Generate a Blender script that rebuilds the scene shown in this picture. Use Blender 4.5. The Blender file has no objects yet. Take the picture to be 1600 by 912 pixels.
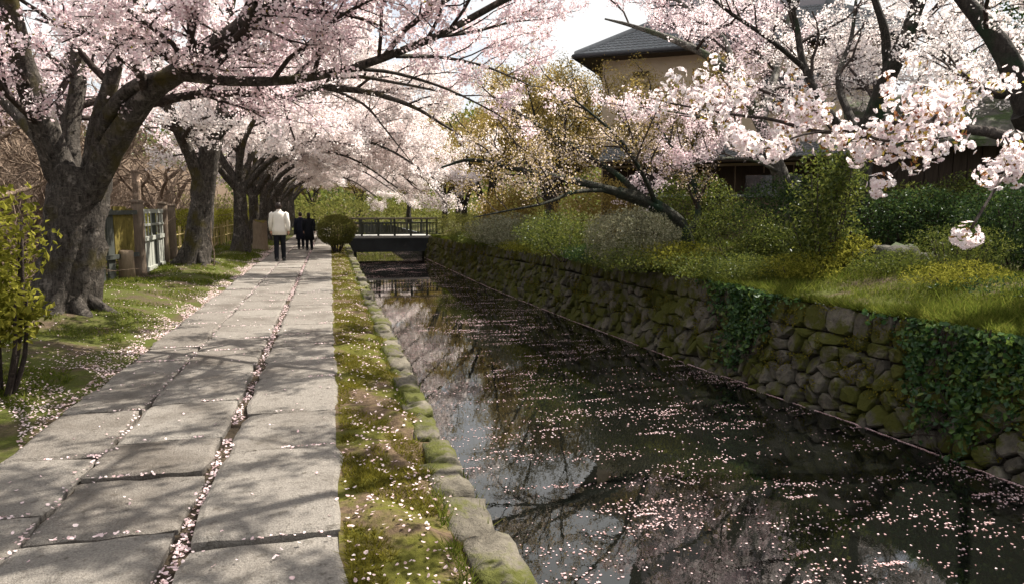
import bpy, bmesh, math, random
import numpy as np
from mathutils import Vector, Matrix

random.seed(7)
RNG = np.random.default_rng(7)
SC = bpy.context.scene
COL = SC.collection
R = math.radians

# ------------------------------------------------------------------ camera, sky, sun, exposure
EYE = 1.6
FPX = 1150.0                                     # focal length in pixels of a 1600 px wide frame
PITCH = math.atan(131 / FPX)
YAW = math.atan(285 / FPX * math.cos(PITCH))
cam_d = bpy.data.cameras.new('camera')
cam = bpy.data.objects.new('camera', cam_d); COL.objects.link(cam)
cam.location = (0, 0, EYE)
cam.rotation_euler = (math.pi / 2 - PITCH, 0, -YAW)
cam_d.sensor_fit = 'HORIZONTAL'; cam_d.sensor_width = 36.0; cam_d.lens = FPX / 1600 * 36
cam_d.clip_start = 0.05; cam_d.clip_end = 2000
SC.camera = cam

SUN_AZ = R(22)          # measured from +X towards +Y: the sun stands right of the canal, a little ahead
SUN_EL = R(53)
sun_dir = Vector((math.cos(SUN_AZ) * math.cos(SUN_EL), math.sin(SUN_AZ) * math.cos(SUN_EL), math.sin(SUN_EL)))
W = bpy.data.worlds.new('World'); SC.world = W; W.use_nodes = True
wn = W.node_tree.nodes; wl = W.node_tree.links
for n in list(wn): wn.remove(n)
sky = wn.new('ShaderNodeTexSky'); sky.sky_type = 'NISHITA'; sky.sun_disc = False
sky.sun_elevation = SUN_EL; sky.sun_rotation = math.pi / 2 - SUN_AZ
sky.air_density = 1.0; sky.dust_density = 2.5; sky.ozone_density = 1.0
bg = wn.new('ShaderNodeBackground'); bg.inputs['Strength'].default_value = 0.072
wo = wn.new('ShaderNodeOutputWorld')
tc = wn.new('ShaderNodeTexCoord'); cn = wn.new('ShaderNodeTexNoise'); cn.inputs['Scale'].default_value = 2.2; cn.inputs['Detail'].default_value = 6
cr = wn.new('ShaderNodeValToRGB'); cr.color_ramp.elements[0].position = .24; cr.color_ramp.elements[1].position = .48
cm = wn.new('ShaderNodeMixRGB'); cm.inputs['Color2'].default_value = (6.6, 6.6, 6.6, 1)          # thin bright cloud over the whole sky
wl.new(tc.outputs['Generated'], cn.inputs['Vector']); wl.new(cn.outputs['Fac'], cr.inputs['Fac']); wl.new(cr.outputs['Color'], cm.inputs['Fac']); wl.new(sky.outputs[0], cm.inputs['Color1'])
wl.new(cm.outputs[0], bg.inputs['Color']); wl.new(bg.outputs[0], wo.inputs['Surface'])
sun_l = bpy.data.lights.new('sun', 'SUN'); sun_l.energy = 5.0; sun_l.angle = R(0.53); sun_l.color = (1.0, 0.92, 0.80)
sun_o = bpy.data.objects.new('sun', sun_l); COL.objects.link(sun_o)
sun_o.rotation_euler = sun_dir.to_track_quat('Z', 'Y').to_euler()
SC.view_settings.view_transform = 'Standard'; SC.view_settings.look = 'None'
SC.view_settings.exposure = 1.2; SC.view_settings.gamma = 1.0; SC.view_settings.use_curve_mapping = False
try:
    SC.cycles.max_bounces = 7; SC.cycles.transparent_max_bounces = 4
    SC.cycles.caustics_reflective = False; SC.cycles.caustics_refractive = False
    SC.cycles.use_denoising = True
except Exception: pass

# ------------------------------------------------------------------ helpers
_F = Vector((math.sin(YAW) * math.cos(PITCH), math.cos(YAW) * math.cos(PITCH), -math.sin(PITCH)))
_R = Vector((math.cos(YAW), -math.sin(YAW), 0))
_U = Vector((math.sin(YAW) * math.sin(PITCH), math.cos(YAW) * math.sin(PITCH), math.cos(PITCH)))
def _ray(x, y): return _F + _R * ((x - 800) / FPX) + _U * ((456 - y) / FPX)
def at(x, y, Y):                                  # photo pixel + distance along the path -> point in the place
    d = _ray(x, y); return Vector((0, 0, EYE)) + d * (Y / d.y)

def mk(name, V, F, mat=None, parent=None, smooth=False, loc=None):
    """V (n,3), F list of index arrays (m,k): one mesh object"""
    V = np.asarray(V, dtype=np.float32).reshape(-1, 3)
    if not isinstance(F, list): F = [F]
    F = [np.asarray(f, dtype=np.int32) for f in F if len(f)]
    me = bpy.data.meshes.new(name)
    me.vertices.add(len(V)); me.vertices.foreach_set('co', V.ravel())
    tot = sum(f.size for f in F); npoly = sum(len(f) for f in F)
    me.loops.add(tot); me.loops.foreach_set('vertex_index', np.concatenate([f.ravel() for f in F]))
    me.polygons.add(npoly)
    sizes = np.concatenate([np.full(len(f), f.shape[1], dtype=np.int32) for f in F])
    starts = np.concatenate([[0], np.cumsum(sizes)[:-1]]).astype(np.int32)
    me.polygons.foreach_set('loop_start', starts)
    me.polygons.foreach_set('use_smooth', np.full(npoly, smooth))
    me.update(calc_edges=True); me.validate()
    if mat: me.materials.append(mat)
    o = bpy.data.objects.new(name, me); COL.objects.link(o)
    if parent: o.parent = parent
    if loc is not None: o.location = loc
    return o

def empty(name, loc=(0, 0, 0), rz=0):
    o = bpy.data.objects.new(name, None); COL.objects.link(o)
    o.location = loc; o.rotation_euler = (0, 0, rz); o.empty_display_size = .2
    return o
def tag(o, label=None, cat=None, group=None, kind=None):
    if label: o['label'] = label
    if cat: o['category'] = cat
    if group: o['group'] = group
    if kind: o['kind'] = kind
    return o
def copy_tree(root, loc, rz, s, label=None, group=None):
    r = root.copy(); COL.objects.link(r)
    r.location = loc; r.rotation_euler = (0, 0, rz); r.scale = (s, s, s)
    if label: r['label'] = label
    if group: r['group'] = group
    for ch in list(root.children):
        c = ch.copy(); COL.objects.link(c); c.parent = r
    return r

class Geo:
    """collects pieces, builds ONE mesh object"""
    def __init__(s): s.V = []; s.F = {}; s.n = 0
    def add(s, V, F):
        V = np.asarray(V, float).reshape(-1, 3)
        if isinstance(F, list) and np.ndim(F[0]) == 1: F = np.array(F)
        for f in (F if isinstance(F, list) else [F]):
            f = np.asarray(f, int)
            if f.size: s.F.setdefault(f.shape[1], []).append(f + s.n)
        s.V.append(V); s.n += len(V); return s
    def box(s, c, d, rz=0, tilt=None, taper=1.0):
        x, y, z = [q / 2 for q in d]
        v = np.array([(i * x * (taper if k > 0 else 1), j * y * (taper if k > 0 else 1), k * z) for k in (-1, 1) for j in (-1, 1) for i in (-1, 1)], float)
        M = Matrix.Rotation(rz, 3, 'Z')
        if tilt is not None: M = M @ tilt
        v = v @ np.array(M).T + np.array(c)
        return s.add(v, [[0, 2, 3, 1], [4, 5, 7, 6], [0, 1, 5, 4], [2, 6, 7, 3], [0, 4, 6, 2], [1, 3, 7, 5]])
    def tube(s, P, r, k=8, cap=True):
        V, F = tubes(np.asarray(P, float)[None], np.asarray(r, float)[None], k)
        s.add(V, F)
        if cap: 
            n = len(P); s.F.setdefault(k, []).append(np.array([[s.n - n * k + i for i in range(k)][::-1], [s.n - k + i for i in range(k)]]))
        return s
    def build(s, name, mat, parent=None, smooth=False, loc=None):
        return mk(name, np.concatenate(s.V), [np.concatenate(f) for f in s.F.values()], mat, parent, smooth, loc)

def tubes(P, r, k, flute=None):
    """P (B,n,3), r (B,n): B tubes of k sides at once"""
    B, n, _ = P.shape
    T = np.gradient(P, axis=1); T /= np.linalg.norm(T, axis=2, keepdims=True) + 1e-9
    m = T.mean(axis=1); ref = np.zeros((B, 3)); ref[np.arange(B), np.abs(m).argmin(axis=1)] = 1
    u = np.cross(T, ref[:, None, :]); u /= np.linalg.norm(u, axis=2, keepdims=True) + 1e-9
    v = np.cross(T, u)
    a = np.arange(k) * 2 * np.pi / k
    rr = r[:, :, None] * np.ones(k)
    if flute is not None: rr = rr * flute
    V = P[:, :, None, :] + rr[..., None] * (np.cos(a)[:, None] * u[:, :, None, :] + np.sin(a)[:, None] * v[:, :, None, :])
    i = np.arange(n - 1)[:, None] * k; j = np.arange(k)
    q = np.stack([i + j, i + (j + 1) % k, i + k + (j + 1) % k, i + k + j], -1).reshape(-1, 4)
    F = (np.arange(B)[:, None, None] * (n * k) + q[None]).reshape(-1, 4)
    return V.reshape(-1, 3), F

def unit(a): return a / (np.linalg.norm(a, axis=-1, keepdims=True) + 1e-9)
def frames(nrm, rng):
    t = unit(np.cross(nrm, unit(rng.normal(size=nrm.shape)))); return t, np.cross(nrm, t)
def leaves(C, size, rng, nrm=None, aspect=.55, fold=.25, updn=0.0):
    """folded diamond leaves at C (n,3), size (n,) -> V,F (two triangles each)"""
    n = len(C); size = np.broadcast_to(size, (n,))[:, None]
    if nrm is None: nrm = unit(rng.normal(size=(n, 3)) + np.array([0, 0, updn]))
    t, b = frames(nrm, rng)
    V = np.stack([C - t * size * .5, C + b * size * aspect * .5 + nrm * size * fold * .5, C + t * size * .5, C - b * size * aspect * .5 + nrm * size * fold * .5], 1)
    i = np.arange(n)[:, None] * 4
    F = np.concatenate([i + np.array([0, 1, 2]), i + np.array([0, 2, 3])])
    return V.reshape(-1, 3), F
def petals(C, size, rng, tilt=.25):
    """oval six-cornered petals lying near flat"""
    n = len(C); size = np.broadcast_to(size, (n,))
    nrm = unit(np.concatenate([rng.normal(size=(n, 2)) * tilt, np.ones((n, 1))], 1)); t, b = frames(nrm, rng)
    a = np.array([0, 60, 120, 180, 240, 300]) * np.pi / 180
    ux = np.cos(a) * .5; uy = np.sin(a) * .36
    V = C[:, None] + size[:, None, None] * (ux[:, None] * t[:, None] + uy[:, None] * b[:, None]) 
    V += (nrm * size[:, None] * .12)[:, None] * np.array([1, 0, 0, 1, 0, 0])[:, None]
    return V.reshape(-1, 3), np.arange(n * 6).reshape(n, 6)
def flowers(C, nrm, size, rng):
    """five-petal cherry flowers: V,F (two triangles per petal)"""
    n = len(C); t, b = frames(nrm, rng); size = np.broadcast_to(size, (n,))[:, None, None]
    a = np.arange(5) * 2 * np.pi / 5
    dr = np.cos(a)[:, None] * t[:, None] + np.sin(a)[:, None] * b[:, None]
    sd = -np.sin(a)[:, None] * t[:, None] + np.cos(a)[:, None] * b[:, None]
    N = nrm[:, None]; c = C[:, None]
    V = np.stack([c + 0 * dr, c + size * (dr * .2 + sd * .17 + N * .10), c + size * (dr * .42 + sd * .19 + N * .17), c + size * (dr * .44 + N * .13), c + size * (dr * .42 - sd * .19 + N * .17), c + size * (dr * .2 - sd * .17 + N * .10)], 2)
    i = np.arange(n * 5)[:, None] * 6
    F = np.concatenate([i + np.array([0, 1, 2, 3]), i + np.array([0, 3, 4, 5])])
    return V.reshape(-1, 3), F
def lerp(x, xs, ys): return np.interp(x, xs, ys)
def wob(x, y, s=1.0, ph=0.0):                     # cheap smooth noise, about -1..1
    x = np.asarray(x) * s; y = np.asarray(y) * s
    return (np.sin(x * 1.3 + 1.7 * np.sin(y * .9 + ph) + ph) + np.sin(y * 1.7 + 1.3 * np.sin(x * 1.1 - ph) + 2.1 * ph) + np.sin((x + y) * 2.3 + np.sin(x * 2.7 + ph))) / 3
def grid(xs, ys, zf, name, mat, parent=None, smooth=True):
    X, Y = np.meshgrid(xs, ys); Z = zf(X, Y)
    nx = len(xs); i = (np.arange(len(ys) - 1)[:, None] * nx + np.arange(nx - 1)).ravel()
    return mk(name, np.stack([X, Y, Z], -1).reshape(-1, 3), np.stack([i, i + 1, i + nx + 1, i + nx], -1), mat, parent, smooth)

# ------------------------------------------------------------------ materials
class Mat:
    def __init__(s, name):
        s.m = bpy.data.materials.new(name); s.m.use_nodes = True; s.nt = s.m.node_tree
        for n in list(s.nt.nodes): s.nt.nodes.remove(n)
        s.out = s.nt.nodes.new('ShaderNodeOutputMaterial')
    def n(s, t, **kw):
        nd = s.nt.nodes.new('ShaderNode' + t)
        for k, v in kw.items():
            if k.startswith('_'): setattr(nd, k[1:], v)
            else:
                key = int(k[1:]) if k[0] == 'i' and k[1:].isdigit() else k.replace('__', ' ')
                if isinstance(v, bpy.types.NodeSocket): s.nt.links.new(v, nd.inputs[key])
                else: nd.inputs[key].default_value = v
        return nd
    def pos(s, scale=(1, 1, 1), obj=False):
        c = s.n('TexCoord').outputs['Object'] if obj else s.n('NewGeometry').outputs['Position']
        mp = s.n('Mapping', Vector=c); mp.inputs['Scale'].default_value = scale
        if obj:
            r = s.n('ObjectInfo').outputs['Random']
            cx = s.n('CombineXYZ', X=s.n('Math', _operation='MULTIPLY', i0=r, i1=37.0).outputs[0], Y=s.n('Math', _operation='MULTIPLY', i0=r, i1=91.0).outputs[0])
            s.nt.links.new(cx.outputs[0], mp.inputs['Location'])
        return mp.outputs[0]
    def noise(s, v, scale, detail=5, rough=.6):
        return s.n('TexNoise', Vector=v, Scale=scale, Detail=detail, Roughness=rough).outputs['Fac']
    def ramp(s, fac, stops):
        r = s.n('ValToRGB', Fac=fac); e = r.color_ramp.elements
        while len(e) < len(stops): e.new(.5)
        for q, (p, c) in zip(e, stops): q.position = p; q.color = (*c, 1) if len(c) == 3 else c
        return r.outputs['Color']
    def mix(s, fac, a, b, blend='MIX'):
        m = s.n('MixRGB', _blend_type=blend); 
        for k, v in (('Fac', fac), ('Color1', a), ('Color2', b)):
            if isinstance(v, bpy.types.NodeSocket): s.nt.links.new(v, m.inputs[k])
            else: m.inputs[k].default_value = v if k == 'Fac' else (*v, 1)
        return m.outputs[0]
    def bump(s, h, strength=.5, dist=.02):
        return s.n('Bump', Height=h, Strength=strength, Distance=dist).outputs[0]
    def pbr(s, col, rough=.8, normal=None, spec=.3, metal=0.0, **kw):
        b = s.n('BsdfPrincipled', Roughness=rough, Metallic=metal)
        b.inputs['Specular IOR Level'].default_value = spec
        if isinstance(col, bpy.types.NodeSocket): s.nt.links.new(col, b.inputs['Base Color'])
        else: b.inputs['Base Color'].default_value = (*col, 1)
        if normal is not None: s.nt.links.new(normal, b.inputs['Normal'])
        s.nt.links.new(b.outputs[0], s.out.inputs[0]); s.b = b
        return s.m
G3 = lambda g: (g, g, g)
BW = lambda lo, hi: [(lo, G3(0)), (hi, G3(1))]

def leaf_mat(name, stops, trans=.55, gloss=0.0):
    s = Mat(name)
    rnd = s.n('NewGeometry').outputs['Random Per Island']
    nz = s.noise(s.pos(), 1.1, 2)
    f = s.n('Math', _operation='ADD', i0=s.n('Math', _operation='MULTIPLY', i0=rnd, i1=.6).outputs[0], i1=s.n('Math', _operation='MULTIPLY', i0=nz, i1=.4).outputs[0]).outputs[0]
    c = s.ramp(f, stops)
    d = s.n('BsdfDiffuse', Color=c); t = s.n('BsdfTranslucent', Color=c)
    mx = s.n('MixShader', i0=trans, i1=d.outputs[0], i2=t.outputs[0]); o = mx.outputs[0]
    if gloss:
        g = s.n('BsdfGlossy', Roughness=.35); g.inputs['Color'].default_value = (.9, .95, 1, 1)
        o = s.n('MixShader', i0=gloss, i1=o, i2=g.outputs[0]).outputs[0]
    s.nt.links.new(o, s.out.inputs[0]); return s.m

def bark_mat(name, dark, light, moss, moss_amt=.55):
    s = Mat(name); p = s.pos()
    n1 = s.noise(s.pos((9, 9, 3)), 2.4, 7, .75); n4 = s.noise(s.pos((4, 4, 16)), 3.0, 5, .7)     # fissures, then lenticel bands
    n2 = s.noise(p, 5.0, 6, .7); n3 = s.noise(p, 1.6, 4)
    c = s.ramp(n1, [(.36, dark), (.66, light)]); c = s.mix(s.ramp(n4, BW(.55, .7)), c, tuple(q * 1.25 for q in light))
    c = s.mix(s.ramp(n2, BW(.56, .66)), c, tuple(min(1, q * 1.7 + .02) for q in light))      # pale lichen plates
    c = s.mix(s.ramp(n3, BW(moss_amt, moss_amt + .12)), c, moss)
    h = s.n('Math', _operation='ADD', i0=n1, i1=n2).outputs[0]
    return s.pbr(c, .9, s.bump(h, 1.0, .05), .2)
M = {}
M['bark'] = bark_mat('cherry_bark', (.012, .010, .008), (.105, .092, .08), (.06, .05, .016), .55)
M['bark_pale'] = bark_mat('lichen_bark', (.05, .045, .04), (.2, .19, .17), (.07, .085, .05), .5)
M['bark_dark'] = bark_mat('dark_bark', (.014, .012, .011), (.05, .043, .037), (.02, .04, .02), .56)
M['bark_moss'] = bark_mat('mossy_bark', (.012, .014, .011), (.055, .055, .042), (.018, .038, .022), .5)
M['twig'] = bark_mat('twig_bark', (.03, .022, .02), (.075, .058, .05), (.05, .045, .02), .7)
M['twig_brown'] = bark_mat('bare_twig', (.1, .07, .05), (.28, .21, .16), (.2, .15, .1), .6)
M['blossom_pink'] = leaf_mat('blossom_pink', [(.1, (.62, .42, .47)), (.3, (.84, .69, .73)), (.6, (.90, .80, .82)), (.95, (.95, .89, .90))])
M['blossom'] = leaf_mat('blossom_pale', [(.08, (.60, .47, .44)), (.25, (.86, .77, .765)), (.6, (.925, .87, .86)), (.95, (.96, .94, .925))])
M['blossom_white'] = leaf_mat('blossom_white', [(.05, (.68, .50, .54)), (.25, (.84, .73, .75)), (.6, (.91, .85, .86)), (.95, (.95, .93, .93))], .5)
M['blossom_mix'] = leaf_mat('blossom_sparse', [(.1, (.20, .14, .04)), (.35, (.40, .31, .10)), (.5, (.58, .46, .30)), (.62, (.76, .64, .58)), (.95, (.88, .80, .77))])
M['olive'] = leaf_mat('spring_leaf', [(.1, (.17, .11, .04)), (.5, (.32, .24, .07)), (.95, (.46, .38, .16))], .5)
M['yellow_leaf'] = leaf_mat('yellow_leaf', [(.1, (.07, .08, .014)), (.5, (.20, .20, .03)), (.95, (.38, .36, .07))], .5)
M['bud_leaf'] = leaf_mat('young_leaf', [(.1, (.15, .13, .02)), (.95, (.34, .28, .05))], .5)
M['leaf'] = leaf_mat('shrub_leaf', [(.1, (.025, .04, .010)), (.4, (.075, .10, .02)), (.7, (.15, .17, .035)), (.95, (.30, .31, .07))], .45, .015)
M['leaf_dark'] = leaf_mat('dark_leaf', [(.1, (.010, .024, .008)), (.5, (.03, .06, .018)), (.95, (.11, .15, .035))], .4, .015)
M['leaf_grey'] = leaf_mat('grey_leaf', [(.1, (.07, .075, .045)), (.5, (.22, .22, .13)), (.95, (.46, .44, .32))], .35, .015)
M['leaf_olive'] = leaf_mat('clipped_leaf', [(.1, (.06, .065, .018)), (.5, (.16, .165, .045)), (.95, (.30, .29, .09))], .45)
M['ivy'] = leaf_mat('ivy_leaf', [(.1, (.015, .035, .012)), (.45, (.035, .085, .025)), (.75, (.09, .15, .03)), (.95, (.22, .26, .06))], .35, .02)
M['grass'] = leaf_mat('grass_blade', [(.1, (.045, .06, .012)), (.5, (.10, .13, .02)), (.95, (.22, .21, .05))], .45)
M['moss'] = leaf_mat('moss_tuft', [(.1, (.06, .05, .01)), (.5, (.13, .12, .018)), (.95, (.22, .19, .035))], .4)
M['petal'] = leaf_mat('fallen_petal', [(.1, (.42, .27, .24)), (.3, (.70, .52, .54)), (.6, (.80, .65, .67)), (.95, (.87, .79, .79))], .25)
M['wet_petal'] = leaf_mat('floating_petal', [(.1, (.16, .09, .06)), (.3, (.42, .27, .27)), (.6, (.64, .47, .49)), (.95, (.82, .70, .71))], .2)

def paving():
    s = Mat('granite_paving'); p = s.pos(obj=True)
    n1 = s.noise(p, 90, 3, .8); n2 = s.noise(p, 3.5, 5); n3 = s.noise(p, 14, 5, .7)
    rnd = s.n('ObjectInfo').outputs['Random']
    c = s.ramp(n2, [(.3, (.10, .087, .074)), (.7, (.19, .173, .153))])
    c = s.mix(.65, c, s.ramp(rnd, [(0, (.10, .082, .066)), (.5, (.19, .172, .152)), (1, (.28, .262, .235))]))
    c = s.mix(.5, c, s.ramp(n1, [(.3, (.045, .04, .036)), (.7, (.42, .39, .355))]))
    c = s.mix(s.ramp(n3, BW(.55, .72)), c, (.07, .06, .048))
    n4 = s.noise(p, 1.3, 4, .6); c = s.mix(s.ramp(n4, [(.48, G3(0)), (.68, G3(.65))]), c, (.075, .062, .05))
    n5 = s.noise(p, 40, 4, .8); c = s.mix(s.ramp(n5, [(.62, G3(0)), (.7, G3(.7))]), c, (.33, .31, .28))
    h = s.n('Math', _operation='ADD', i0=n1, i1=s.n('Math', _operation='MULTIPLY', i0=n3, i1=1.5).outputs[0]).outputs[0]
    return s.pbr(c, .85, s.bump(h, 1.0, .014), .25)
M['paving'] = paving()
def stone(name, a, b, moss, lo, hi, sc=9.0):
    s = Mat(name); p = s.pos()
    n1 = s.noise(p, sc, 6, .7); n2 = s.noise(p, 1.8, 5, .65); n3 = s.noise(p, 60, 3, .7)
    rnd = s.n('ObjectInfo').outputs['Random']
    c = s.ramp(n1, [(.3, a), (.7, b)])
    c = s.mix(1.0, c, s.ramp(rnd, [(0, (.62, .6, .56)), (1, (1.15, 1.12, 1.05))]), 'MULTIPLY')
    f = s.n('Math', _operation='ADD', i0=n2, i1=s.n('Math', _operation='MULTIPLY', i0=s.n('Math', _operation='SUBTRACT', i0=n1, i1=.5).outputs[0], i1=.45).outputs[0]).outputs[0]
    c = s.mix(s.ramp(f, BW(lo, hi)), c, moss)
    h = s.n('Math', _operation='ADD', i0=n1, i1=s.n('Math', _operation='MULTIPLY', i0=n3, i1=.4).outputs[0]).outputs[0]
    return s.pbr(c, .9, s.bump(h, 1.0, .03), .2)
M['wallstone'] = stone('wall_stone', (.06, .056, .05), (.20, .187, .165), (.062, .066, .013), .42, .53)
M['kerbstone'] = stone('kerb_stone', (.075, .069, .059), (.22, .204, .175), (.07, .075, .016), .44, .56)
M['rock'] = stone('garden_rock', (.05, .05, .045), (.14, .135, .12), (.04, .06, .02), .48, .6)
M['joint'] = stone('wall_joint', (.008, .007, .006), (.025, .022, .018), (.04, .045, .012), .5, .62)
def soil(name, brown, brown2, green, lo, hi):
    s = Mat(name); p = s.pos()
    n1 = s.noise(p, 3.0, 6, .65); n2 = s.noise(p, 25, 4, .7); n3 = s.noise(p, .9, 4)
    c = s.ramp(n2, [(.3, brown), (.7, brown2)])
    f = s.n('Math', _operation='ADD', i0=s.n('Math', _operation='MULTIPLY', i0=n1, i1=.5).outputs[0], i1=s.n('Math', _operation='MULTIPLY', i0=n3, i1=.5).outputs[0]).outputs[0]
    c = s.mix(s.ramp(f, BW(lo, hi)), c, s.mix(n2, tuple(q * .6 for q in green), tuple(q * 1.4 for q in green)))
    return s.pbr(c, .95, s.bump(n2, .8, .03), .1)
M['ground'] = soil('bank_soil', (.05, .038, .026), (.12, .09, .06), (.065, .075, .016), .42, .52)
M['verge'] = soil('verge_soil', (.055, .038, .025), (.14, .10, .065), (.085, .085, .016), .46, .54)
M['dirt'] = soil('path_dirt', (.035, .028, .02), (.09, .07, .05), (.06, .06, .02), .62, .7)
M['hill'] = soil('hill_soil', (.05, .036, .026), (.14, .10, .07), (.08, .07, .03), .6, .7)
M['bed'] = soil('canal_bed', (.015, .015, .01), (.03, .03, .02), (.02, .03, .01), .5, .6)

def water():
    s = Mat('canal_water')
    n = s.noise(s.pos((1, .55, 1)), 5.0, 3, .5); n2 = s.noise(s.pos((1, .6, 1)), 22, 2, .5)
    h = s.n('Math', _operation='ADD', i0=n, i1=s.n('Math', _operation='MULTIPLY', i0=n2, i1=.25).outputs[0]).outputs[0]
    m = s.pbr((.005, .0055, .0045), .012, s.bump(h, .03, .02), .75); s.b.inputs['IOR'].default_value = 1.5
    return m
M['water'] = water()
def plain(name, c, rough=.7, var=.18, scale=6.0, bump=.2, spec=.3, stretch=(1, 1, 1), metal=0.0):
    s = Mat(name); n = s.noise(s.pos(stretch), scale, 6, .65)
    col = s.ramp(n, [(.25, tuple(q * (1 - var) for q in c)), (.75, tuple(min(1, q * (1 + var)) for q in c))])
    return s.pbr(col, rough, s.bump(n, bump, .01), spec, metal)
M['plaster'] = plain('cream_plaster', (.46, .37, .27), .9, .1, 1.5)
M['plaster_grey'] = plain('grey_plaster', (.30, .28, .30), .9, .12, 1.2)
M['earth_wall'] = plain('earthen_plaster', (.19, .145, .11), .95, .2, 2.5)
M['tile'] = plain('roof_tile', (.17, .18, .19), .45, .3, 7, .3, .5)
M['black'] = plain('black_gutter', (.02, .02, .024), .4, .2)
M['darkwood'] = plain('dark_wood', (.045, .032, .024), .8, .4, 5, .5, .2, (6, 6, .6))
M['brownwood'] = plain('brown_post_wood', (.13, .10, .075), .85, .4, 5, .6, .2, (6, 6, .8))
M['gatewood'] = plain('grey_green_gate_wood', (.30, .31, .28), .85, .3, 5, .4, .2, (6, 6, .6))
M['tealwood'] = plain('dark_teal_wood', (.05, .054, .048), .8, .3, 5, .4, .2, (6, 6, .6))
M['mosswood'] = plain('mossy_board', (.13, .105, .03), .95, .5, 7, .6, .1)
M['bamboo'] = plain('bamboo', (.30, .24, .10), .7, .3, 6, .3, .3, (4, 4, .6))
M['glass'] = plain('dark_window', (.02, .025, .03), .08, .1, 2, 0, .6)
M['bridge_dark'] = plain('bridge_beam', (.028, .032, .036), .7, .35, 2.0, .3)
M['bridge_edge'] = plain('bridge_deck_edge', (.33, .33, .32), .8, .2, 6)
M['rail'] = plain('bridge_rail', (.04, .045, .035), .6, .3, 6)
M['rail_top'] = plain('bridge_handrail', (.16, .14, .11), .6, .3, 6)
M['jacket'] = plain('white_jacket_cloth', (.76, .73, .67), .9, .06, 14, .4, .1)
M['cloth_black'] = plain('black_cloth', (.012, .013, .017), .9, .3, 10, .4, .15)
M['cloth_navy'] = plain('navy_cloth', (.02, .022, .035), .9, .3, 10, .4, .15)
M['scarf'] = plain('pale_pink_scarf', (.62, .40, .38), .9, .2, 10, .4, .1)
M['skin'] = plain('skin', (.42, .24, .17), .6, .08, 8, .1)
M['hair'] = plain('dark_brown_hair', (.022, .012, .009), .5, .3, 30, .4, .4)
M['shoe'] = plain('black_shoe', (.012, .012, .012), .4, .2)
M['stem'] = plain('blossom_stalk', (.30, .20, .13), .7, .2)
M['cut'] = plain('weathered_stump_wood', (.22, .17, .12), .9, .3, 5, .6, .1, (5, 5, 1))
M['calyx'] = leaf_mat('calyx_green', [(.1, (.25, .08, .06)), (.5, (.24, .15, .04)), (.9, (.36, .36, .07))], .4)

# ------------------------------------------------------------------ the setting: banks, path, canal
WZ = -1.15                                        # water level, path is z = 0
ROW = [(-3.65, 11.4), (-3.46, 20.6), (-2.95, 26.4), (-3.0, 31.6), (-3.0, 36.5), (-3.0, 41.5), (-3.0, 47), (-3.0, 54), (-3.0, 62)]
def xw(Y): return lerp(Y, [-10, 2, 5.84, 8, 11.3, 17, 25, 41, 90, 200], [7.3, 7.05, 6.87, 6.73, 6.25, 5.84, 5.41, 5.16, 5.0, 5.0])
def jog(Y): return np.where(np.asarray(Y) < 10.0, .16, 0.0)
def ztop(Y): return lerp(Y, [-10, 6, 10, 12, 20, 37, 60], [.22, .24, .26, .33, .32, .06, .05])
def sstep(a, b, x): t = np.clip((np.asarray(x, float) - a) / (b - a), 0, 1); return t * t * (3 - 2 * t)
def hL(x, y):
    x = np.asarray(x, float); y = np.asarray(y, float); q = -x
    z = -.04 + .12 * sstep(2.15, 3.4, q) + .02 * wob(x, y, 3.1) * sstep(2.1, 2.5, q) + .03 * wob(x, y, 1.1, 2.) * sstep(2.3, 3.2, q)
    for i, (tx, ty) in enumerate(ROW):
        z = z + (.16 if i == 0 else .12) * np.exp(-((x - tx) ** 2 + (y - ty) ** 2) / (.9 if i == 0 else .6))
    return z + 8.0 * sstep(6.5, 26, q) + .5 * wob(x, y, .35) * sstep(8, 14, q)
def hV(x, y):
    return -.015 + .035 * wob(x, y, 5.0, 1.) * sstep(.03, .2, x) + .03 * wob(x * 1.5, y, 2.2, 3.) * sstep(.03, .25, x) - .05 * sstep(.42, .66, x)
def hR(x, y):
    d = np.asarray(x, float) - (xw(y) + .28 - jog(y))
    return ztop(y) + .02 + .32 * sstep(.2, 2.6, d) + .05 * wob(x, y, 1.7) * sstep(.1, .5, d) + .5 * sstep(12, 40, d)

for nm_, x_a, x_b, k_, mt_ in (('ground', 2.1, 5.6, 60, 'ground'), ('slope', 5.6, 90, 60, 'hill')): tag(grid(-np.geomspace(x_a, x_b, k_)[::-1], np.concatenate([np.linspace(-6, 30, 190), np.geomspace(30.5, 260, 60)]), hL, nm_, M[mt_]), kind='structure')
tag(grid(np.linspace(.0, .66, 26), np.linspace(-4, 40, 420), hV, 'verge', M['verge']), kind='structure')
yy = np.concatenate([np.linspace(-6, 9.99, 70), np.linspace(10.01, 42, 150), np.geomspace(43, 260, 40)])
dd = np.concatenate([[0], np.geomspace(.06, 95, 70)])
Yg, Dg = np.meshgrid(yy, dd, indexing='ij'); Xg = xw(Yg) + .28 - jog(Yg) + Dg
i = (np.arange(len(yy) - 1)[:, None] * len(dd) + np.arange(len(dd) - 1)).ravel()
tag(mk('bank', np.stack([Xg, Yg, hR(Xg, Yg)], -1).reshape(-1, 3), np.stack([i, i + 1, i + len(dd) + 1, i + len(dd)], -1), M['ground'], None, True), kind='structure')
tag(grid(np.array([.5, 9.5]), np.array([-8., 260.]), lambda x, y: 0 * x - 1.75, 'canal_bed', M['bed']), kind='structure')
tag(grid(np.linspace(.7, 9, 9), np.linspace(-6, 260, 40), lambda x, y: 0 * x + WZ, 'water', M['water']), kind='structure')
# far verge beyond the bridge
tag(grid(np.linspace(.0, .8, 5), np.linspace(40, 260, 60), lambda x, y: hV(x * .4, y), 'far_verge', M['verge']), kind='structure')

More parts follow.
